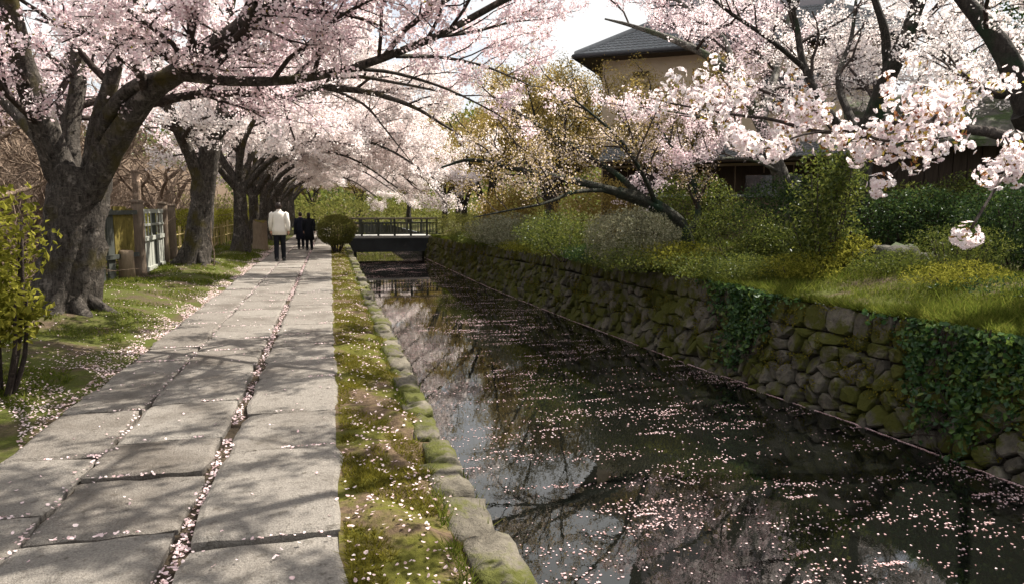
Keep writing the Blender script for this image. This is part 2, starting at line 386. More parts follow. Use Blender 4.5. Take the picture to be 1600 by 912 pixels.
path = grid(np.linspace(-2.16, .03, 12), np.linspace(-4, 120, 200), lambda x, y: -.05 + .006 * wob(x, y, 6.), 'path', M['dirt'])
tag(path, kind='structure')
def slab(x0, x1, y0, y1, rng):
    w, l = x1 - x0, y1 - y0; pts = []
    k = 6
    for a, b in (((0, 0), (1, 0)), ((1, 0), (1, 1)), ((1, 1), (0, 1)), ((0, 1), (0, 0))):
        for t in np.arange(k) / k: pts.append((a[0] + (b[0] - a[0]) * t, a[1] + (b[1] - a[1]) * t))
    p = np.array(pts) - .5
    P = p * np.array([w, l]) + rng.normal(size=p.shape) * .011
    corner = (np.abs(p).min(axis=1) > .49); P[corner] *= (1 - .025 / np.array([w, l]))
    cen = np.array([(x0 + x1) / 2, (y0 + y1) / 2]); n = len(P)
    inn = P * (1 - .06 / np.array([w, l]))
    sl = rng.normal(size=2) * .009; z0 = rng.normal() * .008
    ring = lambda Q, z, j: np.column_stack([Q, z + z0 + Q @ sl + rng.normal(size=n) * j])
    V = np.concatenate([ring(P, -.075, 0), ring(P, -.014, .002), ring(inn, 0, .0015)])
    V = np.vstack([V, [[0, 0, z0 + .003]]])
    q = np.arange(n); s_ = np.concatenate([np.stack([q + a * n, (q + 1) % n + a * n, (q + 1) % n + (a + 1) * n, q + (a + 1) * n], -1) for a in (0, 1)])
    t = np.stack([q + 2 * n, (q + 1) % n + 2 * n, np.full(n, 3 * n)], -1)
    return V, [s_, t], cen
prng = np.random.default_rng(3)
lanes = [((-.70, .02), [1.35, 2.45, 3.63, 5.04, 5.98, 7.18, 8.04, 8.94]), ((-1.492, -.785), [1.2, 2.6, 3.85, 4.71, 5.42, 6.45, 7.9, 8.8]), ((-2.08, -1.505), [1.6, 2.9, 4.2, 5.15, 6.3, 7.2, 8.3, 9.1])]
for (xa, xb), js in lanes:
    while js[-1] < 64: js.append(js[-1] + prng.uniform(.72, 1.25))
    for a, b in zip(js[:-1], js[1:]):
        sx = prng.normal(size=2) * .008
        V, F, c = slab(xa + sx[0], xb + sx[1] * .5, a + .014, b - .014, prng)
        o = mk('paving_stone', V, F, M['paving'], path, False, (c[0], c[1], .0))

# left canal wall: face and single edge stones
lw = empty('canal_wall', (0.7, 0, 0)); tag(lw, 'low moss edged stone wall between mossy verge and the water', 'wall')
def relempty(o, g, name, mat, smooth=False): ob = g.build(name, mat, o, smooth); ob.matrix_parent_inverse = Matrix.Translation(-Vector(o.location)); return ob
g = Geo(); ys = np.linspace(-4, 120, 200); k = len(ys)
xo = .70 + .03 * wob(ys, ys * .3, 2.)
g.add(np.concatenate([np.column_stack([xo, ys, 0 * ys - .12]), np.column_stack([xo + .05, ys, 0 * ys - 1.7])]), np.stack([np.arange(k - 1), np.arange(1, k), np.arange(1, k) + k, np.arange(k - 1) + k], -1))
relempty(lw, g, 'wall_face', M['wallstone'])
def rock(rng, d, n=(3, 3, 3), rough=.12, pw=5):
    nx, ny, nz = n; idx = {}; V = []; F = []
    def vid(i, j, k):
        if (i, j, k) not in idx: idx[(i, j, k)] = len(V); V.append((i / nx * 2 - 1, j / ny * 2 - 1, k / nz * 2 - 1))
        return idx[(i, j, k)]
    for i in range(nx):
        for j in range(ny):
            F += [[vid(i, j, 0), vid(i, j + 1, 0), vid(i + 1, j + 1, 0), vid(i + 1, j, 0)], [vid(i, j, nz), vid(i + 1, j, nz), vid(i + 1, j + 1, nz), vid(i, j + 1, nz)]]
    for i in range(nx):
        for k_ in range(nz):
            F += [[vid(i, 0, k_), vid(i + 1, 0, k_), vid(i + 1, 0, k_ + 1), vid(i, 0, k_ + 1)], [vid(i, ny, k_), vid(i, ny, k_ + 1), vid(i + 1, ny, k_ + 1), vid(i + 1, ny, k_)]]
    for j in range(ny):
        for k_ in range(nz):
            F += [[vid(0, j, k_), vid(0, j, k_ + 1), vid(0, j + 1, k_ + 1), vid(0, j + 1, k_)], [vid(nx, j, k_), vid(nx, j + 1, k_), vid(nx, j + 1, k_ + 1), vid(nx, j, k_ + 1)]]
    V = np.array(V, float); r = np.linalg.norm(V, axis=1, keepdims=True)
    p = (np.abs(V) ** pw).sum(axis=1, keepdims=True) ** (1 / pw)
    V = V / p * .95 + rng.normal(size=V.shape) * rough
    return V * np.array(d) / 2, np.array(F)
kr = np.random.default_rng(11); variants = []
y = 1.6; nst = 0
while y < 39.5:
    L = kr.uniform(.32, .68)
    if len(variants) < 26:
        V, F = rock(kr, (.23, 1.0, .40), (4, 5, 3), .06, 14); o = mk('edge_stone', V, F, M['kerbstone'], lw, True); variants.append(o)
    else:
        o = kr.choice(variants).copy(); COL.objects.link(o); o.parent = lw
    o.matrix_parent_inverse = Matrix.Translation(-Vector(lw.location))
    o.scale = (kr.uniform(.85, 1.2), L * 1.06, kr.uniform(.9, 1.1)); o.rotation_euler = (kr.normal() * .03, kr.normal() * .05 + .05, kr.normal() * .025)
    o.location = (.66 + kr.normal() * .014 + .04 * max(0, (5 - y) / 3), y + L / 2, -.215 + kr.normal() * .022); y += L

# right retaining wall: every stone by itself
rw = empty('stone_retaining_wall', (6.5, 12, WZ)); tag(rw, 'mossy dry stone retaining wall along the far side of the canal', 'wall')
def wallpt(Y, v, out):                            # v: height below the top edge (negative), out: proud of the face
    Y = np.asarray(Y, float); v = np.asarray(v, float); z = ztop(Y) + v
    h = (z - WZ) / 1.4
    return np.stack([xw(Y) - jog(Y) + .28 * h - out, Y, z + .15 * out], -1)
g = Geo()
for ya, yb, n_ in ((-4, 9.99, 30), (10.0, 41, 60), (41, 200, 40)):
    ys = np.linspace(ya, yb, n_); a = wallpt(ys, 0 * ys + (.0 if ya < 41 else 0.0), -.03); b = wallpt(ys, 0 * ys - 1.75, -.03); k = len(ys)
    g.add(np.concatenate([a, b]), np.stack([np.arange(k - 1), np.arange(1, k), np.arange(1, k) + k, np.arange(k - 1) + k], -1))
g.box((6.62, 9.93, -.45), (.5, .08, 1.4))
relempty(rw, g, 'backing', M['joint'])
def clip(poly, n, d):
    out = []
    for i in range(len(poly)):
        a, b = poly[i], poly[(i + 1) % len(poly)]; da, db = a @ n - d, b @ n - d
        if da <= 0: out.append(a)
        if (da < 0) != (db < 0): out.append(a + (b - a) * (da / (da - db)))
    return out
wr = np.random.default_rng(5); seeds = []; cells = []
Y = 4.2
while Y < 40.8:
    wd = wr.uniform(.26, .46); hgt = wr.uniform(.33, .40)
    q = np.array([(Y, -hgt), (Y + wd, -hgt + wr.normal() * .02), (Y + wd, wr.normal() * .012), (Y, wr.normal() * .012)]); cells.append((Y, [p for p in q], True)); Y += wd
row = 0; v = -.42
while v > -1.75:
    Y = 4.0 + (row % 2) * .15
    while Y < 41: seeds.append((Y + wr.normal() * .075, v + wr.normal() * .055)); Y += .30
    v -= .215; row += 1
S = np.array(seeds)
for i_, c in enumerate(S):
    nb = S[np.argsort(((S - c) ** 2).sum(1))[1:14]]
    poly = [c + np.array(q) for q in ((-.5, -.5), (.5, -.5), (.5, .5), (-.5, .5))]
    for m_ in nb:
        n_ = m_ - c; poly = clip(poly, n_, (m_ + c) / 2 @ n_)
        if len(poly) < 3: break
    poly = clip(poly, np.array([0, 1.]), -.36) if len(poly) > 2 else poly
    poly = clip(poly, np.array([0, -1.]), 1.62) if len(poly) > 2 else poly
    if len(poly) > 2: cells.append((c[0], poly, False))
def wallstone(poly, rng, cap):
    P = np.array(poly); c = P.mean(0); Q = []
    for a, b in zip(P, np.roll(P, -1, 0)):          # split the edges, round the corners
        if np.linalg.norm(b - a) > .04: Q += [a * .82 + b * .18, a * .5 + b * .5 + rng.normal(size=2) * .008, a * .18 + b * .82]
    P = np.array(Q); n = len(P)
    if n < 5: return None
    sz = np.linalg.norm(P - c, axis=1).mean(); sh = lambda k: c + (P - c) * (1 - k / max(sz, .05))
    B = rng.uniform(.05, .12) if not cap else rng.uniform(.07, .09); tilt = rng.normal(size=2) * (.26 if not cap else .07)
    lay = []
    for k, o in ((.012, -.03), (.018, B * .72), (.034, B)):
        q = sh(k); oo = o + ((q - c) @ tilt if o > 0 else 0) + rng.normal(size=n) * (.006 if o > 0 else 0)
        lay.append(wallpt(q[:, 0], q[:, 1], oo))
    V = np.concatenate(lay + [wallpt(c[:1], c[1:], np.array([B * 1.12]))])
    q = np.arange(n)
    s_ = np.concatenate([np.stack([q + a * n, (q + 1) % n + a * n, (q + 1) % n + (a + 1) * n, q + (a + 1) * n], -1) for a in (0, 1)])
    return V, [s_, np.stack([q + 2 * n, (q + 1) % n + 2 * n, np.full(n, 3 * n)], -1)]
cells.sort(key=lambda t: t[0]); far = Geo(); cnt = 0
for Yc, poly, cap in cells:
    r_ = wallstone(poly, wr, cap)
    if r_ is None: continue
    if cnt < 300:
        o = mk('wall_stone', r_[0], r_[1], M['wallstone'], rw, False); o.matrix_parent_inverse = Matrix.Translation(-Vector(rw.location)); cnt += 1
    else: far.add(*r_)
o = relempty(rw, far, 'far_wall_stones', M['wallstone']); o['kind'] = 'stuff'

# ------------------------------------------------------------------ trees
def catmull(P, n):
    P = [Vector(p) for p in P]; P = [P[0] * 2 - P[1]] + P + [P[-1] * 2 - P[-2]]; out = []
    seg = len(P) - 3
    for q in range(n):
        t = q / (n - 1) * seg; i = min(int(t), seg - 1); t -= i
        a, b, c, d = P[i:i + 4]
        out.append(.5 * ((2 * b) + (c - a) * t + (2 * a - 5 * b + 4 * c - d) * t * t + (3 * b - a - 3 * c + d) * t ** 3))
    return out

class Tree:
    def __init__(s, seed, **kw):
        s.r = random.Random(seed); s.rng = np.random.default_rng(seed)
        s.thick = []; s.thin = {}; s.cl = []; s.tips = []
        s.prm = dict(maxlvl=3, dens=(2.0, 3.6, 5.0), ratio=(.42, .48, .5), wander=.22, droop=-.02, flat=.55, step=.14, blvl=2, minL=(.9, .35, .14), maxL=(2.6, 1.1, .5), ok=None)
        s.prm.update(kw)
    def limb(s, P, r0, r1, sides=10, n=None, sprout=(.25, 1.0), dens=None, tip=True, base_flare=0, lvl=0):
        """a main limb along given points, then its own branches"""
        L = sum((Vector(b) - Vector(a)).length for a, b in zip(P[:-1], P[1:]))
        n = n or max(6, int(L / .22)); pts = catmull(P, n)
        t = np.linspace(0, 1, n); rad = r0 + (r1 - r0) * t ** .8
        if base_flare: rad = rad * (1 + base_flare * np.exp(-t * L / .28))
        s.thick.append((np.array([tuple(p) for p in pts]), rad, sides, base_flare))
        if dens != 0: s.sprout(pts, rad, L, 0, sprout, dens)
        if tip: s.grow(pts[-1], (pts[-1] - pts[-2]).normalized(), min(L * .35, 1.6), r1, 1)
        return pts
    def sprout(s, pts, rad, L, lvl, span=(.2, 1.0), dens=None):
        p = s.prm; k = (dens or p['dens'][min(lvl, 2)]) * L * (span[1] - span[0]); k = int(k) + (s.r.random() < k % 1)
        for q in range(k):
            t = span[0] + (span[1] - span[0]) * (q + s.r.random()) / k
            i = min(int(t * (len(pts) - 1)), len(pts) - 2)
            d = (pts[i + 1] - pts[i]).normalized()
            ax = Vector((s.r.gauss(0, 1), s.r.gauss(0, 1), s.r.gauss(0, 1))); ax = (ax - d * ax.dot(d)).normalized()
            ang = s.r.uniform(.55, 1.15); nd = d * math.cos(ang) + ax * math.sin(ang); nd.z = abs(nd.z) * p['flat'] + .18 if lvl == 0 else nd.z * p['flat'] + .12; nd.normalize()
            l = min(p['maxL'][min(lvl, 2)], max(p['minL'][min(lvl, 2)], L * p['ratio'][min(lvl, 2)] * s.r.uniform(.6, 1.2) * (1.15 - .5 * t)))
            s.grow(pts[i], nd, l, min(float(rad[i]) * .55, .028 * l + .004), lvl + 1)
    def grow(s, p0, d, L, r, lvl):
        p = s.prm; n = 7 if lvl <= 1 else (5 if lvl == 2 else 4); seg = L / (n - 1); pts = [Vector(p0)]; q = Vector(p0)
        for i in range(n - 1):
            d = (d + Vector((s.r.gauss(0, 1), s.r.gauss(0, 1), s.r.gauss(0, 1) * .8)) * p['wander'] * (1 + .3 * lvl) * .6 + Vector((0, 0, p['droop']))).normalized()
            q = q + d * seg; pts.append(q.copy())
        if p['ok'] and not p['ok'](pts[-1]): return
        rad = np.linspace(r, max(r * .35, .0022), n)
        s.thin.setdefault((n, 5 if lvl <= 1 else 3), []).append(([tuple(v) for v in pts], rad))
        if lvl >= p['blvl']:
            m = max(2, int(L / p['step']))
            for i in range(m):
                t = (i + s.r.random()) / m * (n - 1); a = int(t); a = min(a, n - 2); w = pts[a].lerp(pts[a + 1], t - a)
                if not p['ok'] or p['ok'](w): s.cl.append((w.x, w.y, w.z))
        if lvl < p['maxlvl']: s.sprout(pts, rad, L, lvl, (.2, 1.0))
    def build(s, name, loc, label, cat, group, bark, twig, crown, per=7, size=.045, spread=.055, extra=None, leafy=False, crown_name='crown'):
        root = empty(name, loc); tag(root, label, cat, group); off = np.array(loc)
        g = Geo()
        for P, rad, k, fl in s.thick:
            a = np.arange(k) * 2 * np.pi / k; n = len(P); t = np.arange(n)[:, None]
            f = 1 + .05 * np.sin(3 * a + t * .35 + P[0, 0]) + .04 * np.sin(5 * a - t * .5) + .045 * s.rng.normal(size=(n, k))
            if fl:
                z = (P[:, 2] - P[0, 2])[:, None]
                f = f + (.17 * np.sin(5 * a + 1) + .10 * np.sin(8 * a + 2)) * np.exp(-z / .55) + .08 * np.sin(4 * a + z * 1.4) + .05 * np.sin(9 * a - z * 2.1)
            V, F = tubes((P - off)[None], rad[None], k, f[None]); g.add(V, F)
            c = np.vstack([V[-k:], V[-k:].mean(0)]); q = np.arange(k); g.add(c, np.stack([q, (q + 1) % k, np.full(k, k)], -1))
        if s.thick: g.build('trunk', bark, root, True)
        g = Geo()
        for (n, k), L in s.thin.items():
            V, F = tubes(np.array([q[0] for q in L]) - off, np.array([q[1] for q in L]), k); g.add(V, F)
        if s.thin: g.build('branches', twig, root, True)
        if s.cl and per:
            C = np.array(s.cl) - off; n = len(C)
            Cc = np.repeat(C, per, 0) + s.rng.normal(size=(n * per, 3)) * spread
            V, F = leaves(Cc, size * s.rng.uniform(.65, 1.3, n * per), s.rng, unit((Cc - np.repeat(C, per, 0)) / spread + s.rng.normal(size=Cc.shape) * .6), aspect=.9 if not leafy else .5, fold=.3)
            mk(crown_name, V, F, crown, root)
        if extra:
            m2, n2, sz2 = extra; C = np.array(s.cl) - off; C = C[s.rng.integers(0, len(C), n2)] + s.rng.normal(size=(n2, 3)) * .05
            V, F = leaves(C, sz2 * s.rng.uniform(.7, 1.3, n2), s.rng); mk('young_leaves', V, F, m2, root)
        s.n = len(s.cl) * per
        return root
def clear_path(p):                                # keep the walkway and the view along it free
    if p.z < 2.5 + .25 * math.sin(p.y) and -2.4 < p.x < 1.0: return False
    if p.z < 2.0 and p.x < 1.0: return False
    if p.z < .2: return False
    return p.y > 3.2 or p.z > 3.4

def roots(t, base, r, n, seed):                     # buttress roots running out into the turf
    q = random.Random(seed)
    for k in range(n):
        a = k * 6.283 / n + q.uniform(-.25, .25); c, s_ = math.cos(a), math.sin(a); L = q.uniform(.8, 1.2) * r * 1.9; f = lambda d, z: (base[0] + c * d, base[1] + s_ * d, float(hL(base[0] + c * d, base[1] + s_ * d)) + z)
        t.limb([f(r * .45, r * 1.3), f(r * .92, r * .36), f(L * .75, -.03), f(L, -.12)], r * .34, r * .18, 8, 9, dens=0, tip=False)
# first tree of the row, large, forked low
b = at(105, 497, 11.4)
t = Tree(1, ok=clear_path, dens=(2.9, 5.0, 6.0), maxL=(2.4, 1.0, .5), droop=.0)
z0 = float(hL(-3.65, 11.4)) - .12
t.limb([(-3.68, 11.4, z0), at(112, 420, 11.4), at(120, 330, 11.4), at(128, 262, 11.4)], .36, .36, 26, 22, dens=0, tip=False, base_flare=.45)
roots(t, (-3.65, 11.4), .38, 8, 1)
t.limb([at(112, 300, 11.4), at(85, 240, 11.3), at(50, 150, 11.1), at(22, 50, 10.9), at(-5, -80, 10.6), at(-30, -230, 10.2)], .22, .09, 14)
t.limb([at(118, 300, 11.6), at(108, 210, 11.8), at(122, 130, 12.0), at(122, 0, 12.3), at(150, -150, 12.6)], .16, .07, 12)
t.limb([at(138, 290, 11.4), at(155, 190, 11.2), at(178, 110, 11.1), at(205, 0, 10.9), at(250, -140, 10.4)], .15, .06, 12)
t.limb([at(140, 300, 11.3), at(180, 225, 11.0), at(230, 150, 10.6), at(320, 85, 10.0), at(430, 0, 9.2), at(520, -90, 8.5), at(640, -160, 7.8)], .20, .05, 14)
t.limb([at(150, 262, 11.3), at(165, 195, 11.0), at(195, 148, 10.7), at(240, 124, 10.4), at(290, 119, 10.2), at(350, 126, 10.0), at(450, 126, 10.0), at(560, 104, 9.8), at(680, 58, 9.4), at(800, -6, 9.0), at(930, -60, 8.6)], .115, .03, 12, dens=2.6)
t.limb([at(100, 270, 11.6), at(40, 190, 12.6), at(-60, 90, 13.6), at(-160, 10, 14.4)], .16, .05, 10)
t.limb([at(680, 58, 9.4), at(740, 50, 9.7), at(800, 35, 10), at(850, 30, 10.3)], .03, .01, 6, dens=4)
t.limb([at(600, 90, 9.7), at(640, 40, 9.2), at(700, 0, 8.9), at(780, -40, 8.7)], .04, .012, 6, dens=4)
t.limb([at(620, 88, 9.7), at(690, 90, 10.3), at(760, 105, 10.8), at(830, 135, 11.2)], .035, .01, 6, dens=4)
t.limb([at(560, 108, 9.8), at(620, 115, 10.0), at(700, 140, 10.4), at(765, 172, 10.8)], .03, .012, 6, dens=2.2)
first_tree = t.build('cherry_tree', (-3.65, 11.4, z0), 'huge forked cherry tree with moss streaked trunk beside the path, largest of the row', 'tree', 'cherry trees along the path', M['bark'], M['twig'], M['blossom_pink'], 13, .045, .05, (M['bud_leaf'], 1500, .04))
print('T1', t.n)

# second tree
t = Tree(2, ok=clear_path, droop=-.01, dens=(2.8, 4.6, 5.6))
z0 = float(hL(-3.46, 20.6)) - .12; Y = 20.6
t.limb([(-3.5, Y, z0), at(312, 350, Y), at(322, 270, Y), at(335, 205, Y)], .33, .24, 22, 18, dens=0, tip=False, base_flare=.42)
roots(t, (-3.46, 20.6), .34, 7, 2)
t.limb([at(318, 300, Y), at(300, 250, Y - .2), at(278, 205, Y - .6), at(262, 160, Y - 1), at(235, 60, Y - 1.6), at(200, -40, Y - 2)], .19, .06, 12)
t.limb([at(333, 230, Y), at(350, 150, Y + .3), at(352, 60, Y + .5), at(372, -30, Y + .5)], .20, .06, 12)
t.limb([at(332, 215, Y), at(380, 172, Y - .4), at(440, 148, Y - .8), at(470, 138, Y - 1), at(560, 142, Y - 1.4), at(640, 165, Y - 1.6), at(700, 200, Y - 1.6)], .19, .03, 12, dens=2.4)
t.limb([at(460, 140, Y - 1), at(540, 120, Y - 1.6), at(620, 130, Y - 2), at(720, 150, Y - 2.4)], .08, .02, 8, dens=2.4)
t.limb([at(338, 220, Y), at(352, 150, Y - 1), at(362, 90, Y - 2), at(400, 10, Y - 3.4)], .12, .04, 10)
t.limb([at(520, 140, Y - 1.2), at(570, 165, Y - 1.2), at(600, 200, Y - 1.2), at(640, 250, Y - 1)], .045, .012, 6, dens=3)
t.build('cherry_tree', (-3.46, 20.6, z0), 'second cherry tree from the front in the row, trunk forking above the wooden gate', 'tree', 'cherry trees along the path', M['bark'], M['twig'], M['blossom'], 12, .06, .065)
print('T2', t.n)

# the rest of the row: three grown trees, copied
def row_tree(seed):
    t = Tree(seed, droop=-.035, ok=lambda p: p.z > 1.2 and not (p.z < 2.6 and p.x < 4), step=.15, maxL=(2.8, 1.2, .55), dens=(2.4, 4.4, 5.4))
    r = random.Random(seed * 7)
    t.limb([(0, 0, -.15), (.03, .05, .9), (.05, -.05, 1.7), (.0, 0, 2.4)], .26, .18, 16, 14, dens=0, tip=False, base_flare=.4)
    t.limb([(.02, 0, 1.9), (.9, -.3, 2.9), (2.0, -.7, 3.5), (3.4, -.9, 3.8), (4.9, -1.2, 3.4), (6.6, -1.4, 2.3)], .12, .025, 10, dens=3.0)
    t.limb([(.02, 0, 2.0), (.9, .5, 3.2), (2.2, .9, 4.0), (4.0, 1.1, 4.2), (5.6, 1.2, 3.5), (6.8, 1.2, 2.4)], .10, .025, 10, dens=2.6)
    t.limb([(.02, 0, 2.1), (.6, .8, 3.4), (1.7, 1.6, 4.5), (3.3, 2.0, 5.2), (5.0, 2.2, 5.2)], .11, .03, 10)
    t.limb([(0, 0, 2.2), (.2, -.7, 3.5), (.9, -1.8, 4.8), (1.6, -2.6, 5.8), (2.6, -3.2, 6.4)], .11, .03, 10)
    t.limb([(0, 0, 2.2), (-.6, .3, 3.3), (-1.3, .8, 4.8), (-2.3, 1.2, 6.0)], .16, .04, 10)
    t.limb([(0, 0, 2.3), (.1, .2, 3.6), (.3, .4, 5.2), (.9, .3, 6.8)], .14, .04, 10)
    t.limb([(0, 0, 2.0), (-.8, -.6, 3.0), (-1.8, -1.2, 4.2), (-2.6, -1.6, 5.0)], .13, .03, 10)
    return t
lab = ['third cherry tree of the row, beside the walker in white', 'fourth cherry tree of the row, behind the broken stump', 'fifth cherry tree of the row, its crown over the distant pair of walkers',
       'sixth cherry tree of the row, level with the bridge', 'seventh cherry tree of the row, just past the bridge', 'eighth cherry tree of the row, far down the path', 'ninth cherry tree of the row, farthest to be seen']
protos = []
for q, (x, y) in enumerate(ROW[2:]):
    rz = [.12, -.3, .28, -.05, .35, -.25, .2][q]; s_ = [1.0, .94, 1.08, .98, .9, 1.08, 1.0][q]; loc = (x, y, float(hL(x, y)))
    if q < 3:
        t = row_tree(20 + q); o = t.build('cherry_tree', (0, 0, 0), lab[q], 'tree', 'cherry trees along the path', M['bark'], M['twig'], M['blossom'], 10, .078, .085)
        o.location = loc; o.rotation_euler = (0, 0, rz); o.scale = (s_,) * 3; protos.append(o); print('row', t.n)
    else: copy_tree(protos[q % 3], loc, rz, s_, lab[q])
# a neighbour of the row beside the photographer; its crown reaches over path and water and dapples the light
t = Tree(31, dens=(1.9, 3.2, 4.6), ok=lambda p: p.z > 2.9 and (p.z - EYE) > .30 * p.y + .9, maxL=(2.4, 1.0, .5), flat=.5)
t.limb([(-4.3, 2.6, -.1), (-4.25, 2.6, 1.2), (-4.2, 2.7, 2.3)], .34, .28, 16, 12, dens=0, tip=False, base_flare=.4)
t.limb([(-4.2, 2.7, 2.1), (-3.0, 3.2, 3.6), (-1.2, 3.9, 4.7), (.8, 4.6, 5.2), (2.6, 5.2, 5.3), (4.2, 5.8, 5.0)], .19, .04, 10)
t.limb([(-4.2, 2.7, 2.1), (-3.2, 2.0, 3.8), (-1.6, 1.4, 5.0), (.4, 1.2, 5.5), (2.4, 1.6, 5.4)], .17, .04, 10)
t.limb([(-4.2, 2.7, 2.1), (-3.8, 3.6, 3.9), (-2.8, 5.0, 5.2), (-1.2, 6.4, 5.9), (.8, 7.4, 6.1), (2.8, 8.2, 5.9)], .16, .04, 10)
t.limb([(-4.2, 2.7, 2.2), (-4.6, 3.4, 4.2), (-4.4, 4.4, 6.0)], .14, .04, 10)
t.build('cherry_tree', (-4.3, 2.6, -.1), 'cherry tree beside the camera, only its dappled shade shows on the path', 'tree', 'cherry trees along the path', M['bark'], M['twig'], M['blossom'], 7, .065, .06)
print('T0', t.n)

# right bank trees
def gz0(x, y): return float(hR(x, y))
def pix(p):                                       # where a point shows in the photograph
    d = Vector(p) - Vector((0, 0, EYE)); k = d.dot(_F); return 800 + FPX * d.dot(_R) / k, 456 - FPX * d.dot(_U) / k
def opening(p):                                   # the natural gap in the crowns before the sky and the house gable
    x, y = pix(p); return (925 < x < 1090 and 66 < y < 132) or (845 < x < 960 and 5 < y < 78)
def near_view(p):                                 # fine twigs close before the viewer are kept to the one low branch
    return p.length < 7.5 and p.y > 1 and (p.z - EYE) / p.y < .42 and p.x / p.y < 1.25
def bank_ok(p): return p.z > .7 and (p.y > 2.6) and not near_view(p)
GR = 'cherry trees on the far bank'
# leaning tree over the water, in sparse bloom with yellow buds
Y = 14.5; z0 = float(hR(7.5, Y)) - .1
t = Tree(5, ok=lambda p: p.z > 1.0 and p.x > 2.2 and not opening(p), droop=-.0, dens=(4.2, 5.2, 6.0), flat=.75, maxL=(2.3, 1.0, .45))
t.limb([(7.5, Y, z0), at(1072, 372, Y), at(1052, 342, Y - .1), at(1015, 318, Y - .2), at(965, 300, Y - .3)], .19, .11, 14, 16, dens=0, tip=False, base_flare=.3)
t.limb([at(970, 302, Y - .3), at(900, 284, Y - .5), at(820, 268, Y - .5), at(740, 250, Y - .4), at(690, 262, Y)], .10, .02, 8, dens=3.4)
t.limb([at(1010, 316, Y - .2), at(960, 270, Y + .2), at(900, 232, Y + .6), at(830, 190, Y + 1), at(780, 160, Y + 1.3)], .08, .02, 8, dens=3.4)
t.limb([at(1072, 370, Y), at(1090, 335, Y + .1), at(1082, 280, Y + .3), at(1040, 215, Y + .4), at(1000, 160, Y + .6)], .09, .025, 8)
t.limb([at(950, 298, Y - .3), at(900, 300, Y - 1), at(850, 318, Y - 1.6), at(790, 330, Y - 1.8), at(740, 340, Y - 1.8)], .05, .012, 6, dens=3.4)
t.limb([at(1030, 330, Y - .1), at(1000, 265, Y - .8), at(960, 210, Y - 1.2), at(890, 150, Y - 1.4)], .06, .018, 8)
t.build('cherry_tree', (7.5, Y, z0), 'small leaning cherry tree with dark mossy trunk bowed over the stone wall', 'tree', GR, M['bark_moss'], M['twig'], M['blossom_mix'], 8, .036, .06)
print('RT1', t.n)
# big tree in the middle of the bank, dark trunk behind the ivy
Y = 12.4; x0 = at(1330, 410, Y).x; z0 = float(hR(x0, Y)) - .1
t = Tree(6, ok=bank_ok, dens=(2.5, 4.4, 5.4), flat=.7)
t.limb([(x0, Y, z0), at(1332, 350, Y), at(1340, 270, Y), at(1362, 190, Y)], .27, .21, 16, 18, dens=0, tip=False, base_flare=.25)
t.limb([at(1355, 215, Y), at(1385, 130, Y - .4), at(1415, 60, Y - .8), at(1445, -20, Y - 1.1), at(1500, -140, Y - 1.3)], .20, .08, 12, sprout=(.6, 1))
t.limb([at(1350, 225, Y), at(1370, 140, Y + 1.2), at(1420, 60, Y + 2), at(1480, -10, Y + 2.4)], .09, .03, 8, dens=4)
t.limb([at(1350, 225, Y), at(1310, 130, Y + 1.6), at(1330, 60, Y + 2.4), at(1340, -20, Y + 3)], .09, .03, 8, dens=4)
t.limb([at(1388, 115, Y - .2), at(1384, 55, Y - .3), at(1370, 10, Y - .2), at(1340, -80, Y)], .10, .05, 8, sprout=(.6, 1))
t.limb([at(1350, 240, Y), at(1290, 170, Y + .6), at(1255, 100, Y + 1), at(1240, 20, Y + 1.2), at(1200, -80, Y + 1)], .11, .04, 10)
t.limb([at(1345, 250, Y), at(1420, 190, Y + .8), at(1500, 150, Y + 1.4), at(1590, 100, Y + 1.8)], .09, .03, 8)
t.limb([at(1255, 105, Y + 1), at(1200, 60, Y + .6), at(1140, 20, Y + .2), at(1080, -30, Y)], .06, .02, 8)
t.build('cherry_tree', (x0, Y, z0), 'dark trunked cherry tree forking like a Y behind the ivy covered shrub', 'tree', GR, M['bark_dark'], M['twig'], M['blossom'], 10, .046, .05)
print('RT2', t.n)
# tree with the pale lichen limb reaching up to the roof
Y = 15.5; x0 = at(1245, 380, Y).x; z0 = float(hR(x0, Y)) - .1
t = Tree(8, ok=lambda p: bank_ok(p) and not opening(p), dens=(3.2, 5.0, 6.0), flat=.7)
t.limb([(x0, Y, z0), at(1238, 330, Y), at(1215, 265, Y), at(1190, 195, Y - .1), at(1150, 125, Y - .2), at(1105, 88, Y - .3), at(1050, 62, Y - .4), at(985, 40, Y - .4), at(945, 30, Y - .4)], .24, .018, 14, 34, sprout=(.6, 1), dens=1.6, base_flare=.25)
t.limb([at(1190, 190, Y - .1), at(1210, 120, Y + .7), at(1230, 40, Y + 1.2), at(1260, -60, Y + 1.6)], .12, .04, 10)
t.limb([at(1150, 125, Y - .2), at(1130, 60, Y + .5), at(1070, 10, Y + .8), at(1000, -40, Y + .9)], .08, .03, 8)
t.limb([at(1160, 140, Y - .2), at(1130, 110, Y + .8), at(1110, 60, Y + 1.6), at(1060, 0, Y + 2.2)], .07, .03, 8)
t.limb([at(1215, 255, Y), at(1160, 215, Y - .9), at(1100, 185, Y - 1.4), at(1030, 172, Y - 1.6)], .06, .015, 8, dens=4)
t.limb([at(1218, 270, Y), at(1180, 252, Y - .6), at(1130, 248, Y - 1), at(1080, 258, Y - 1.2), at(1050, 275, Y - 1.2)], .05, .012, 8, dens=4)
t.build('cherry_tree', (x0, Y, z0), 'cherry tree whose grey lichen limb slants up before the tiled roof', 'tree', GR, M['bark_pale'], M['twig'], M['blossom_pink'], 12, .045, .055)
print('RT3', t.n)
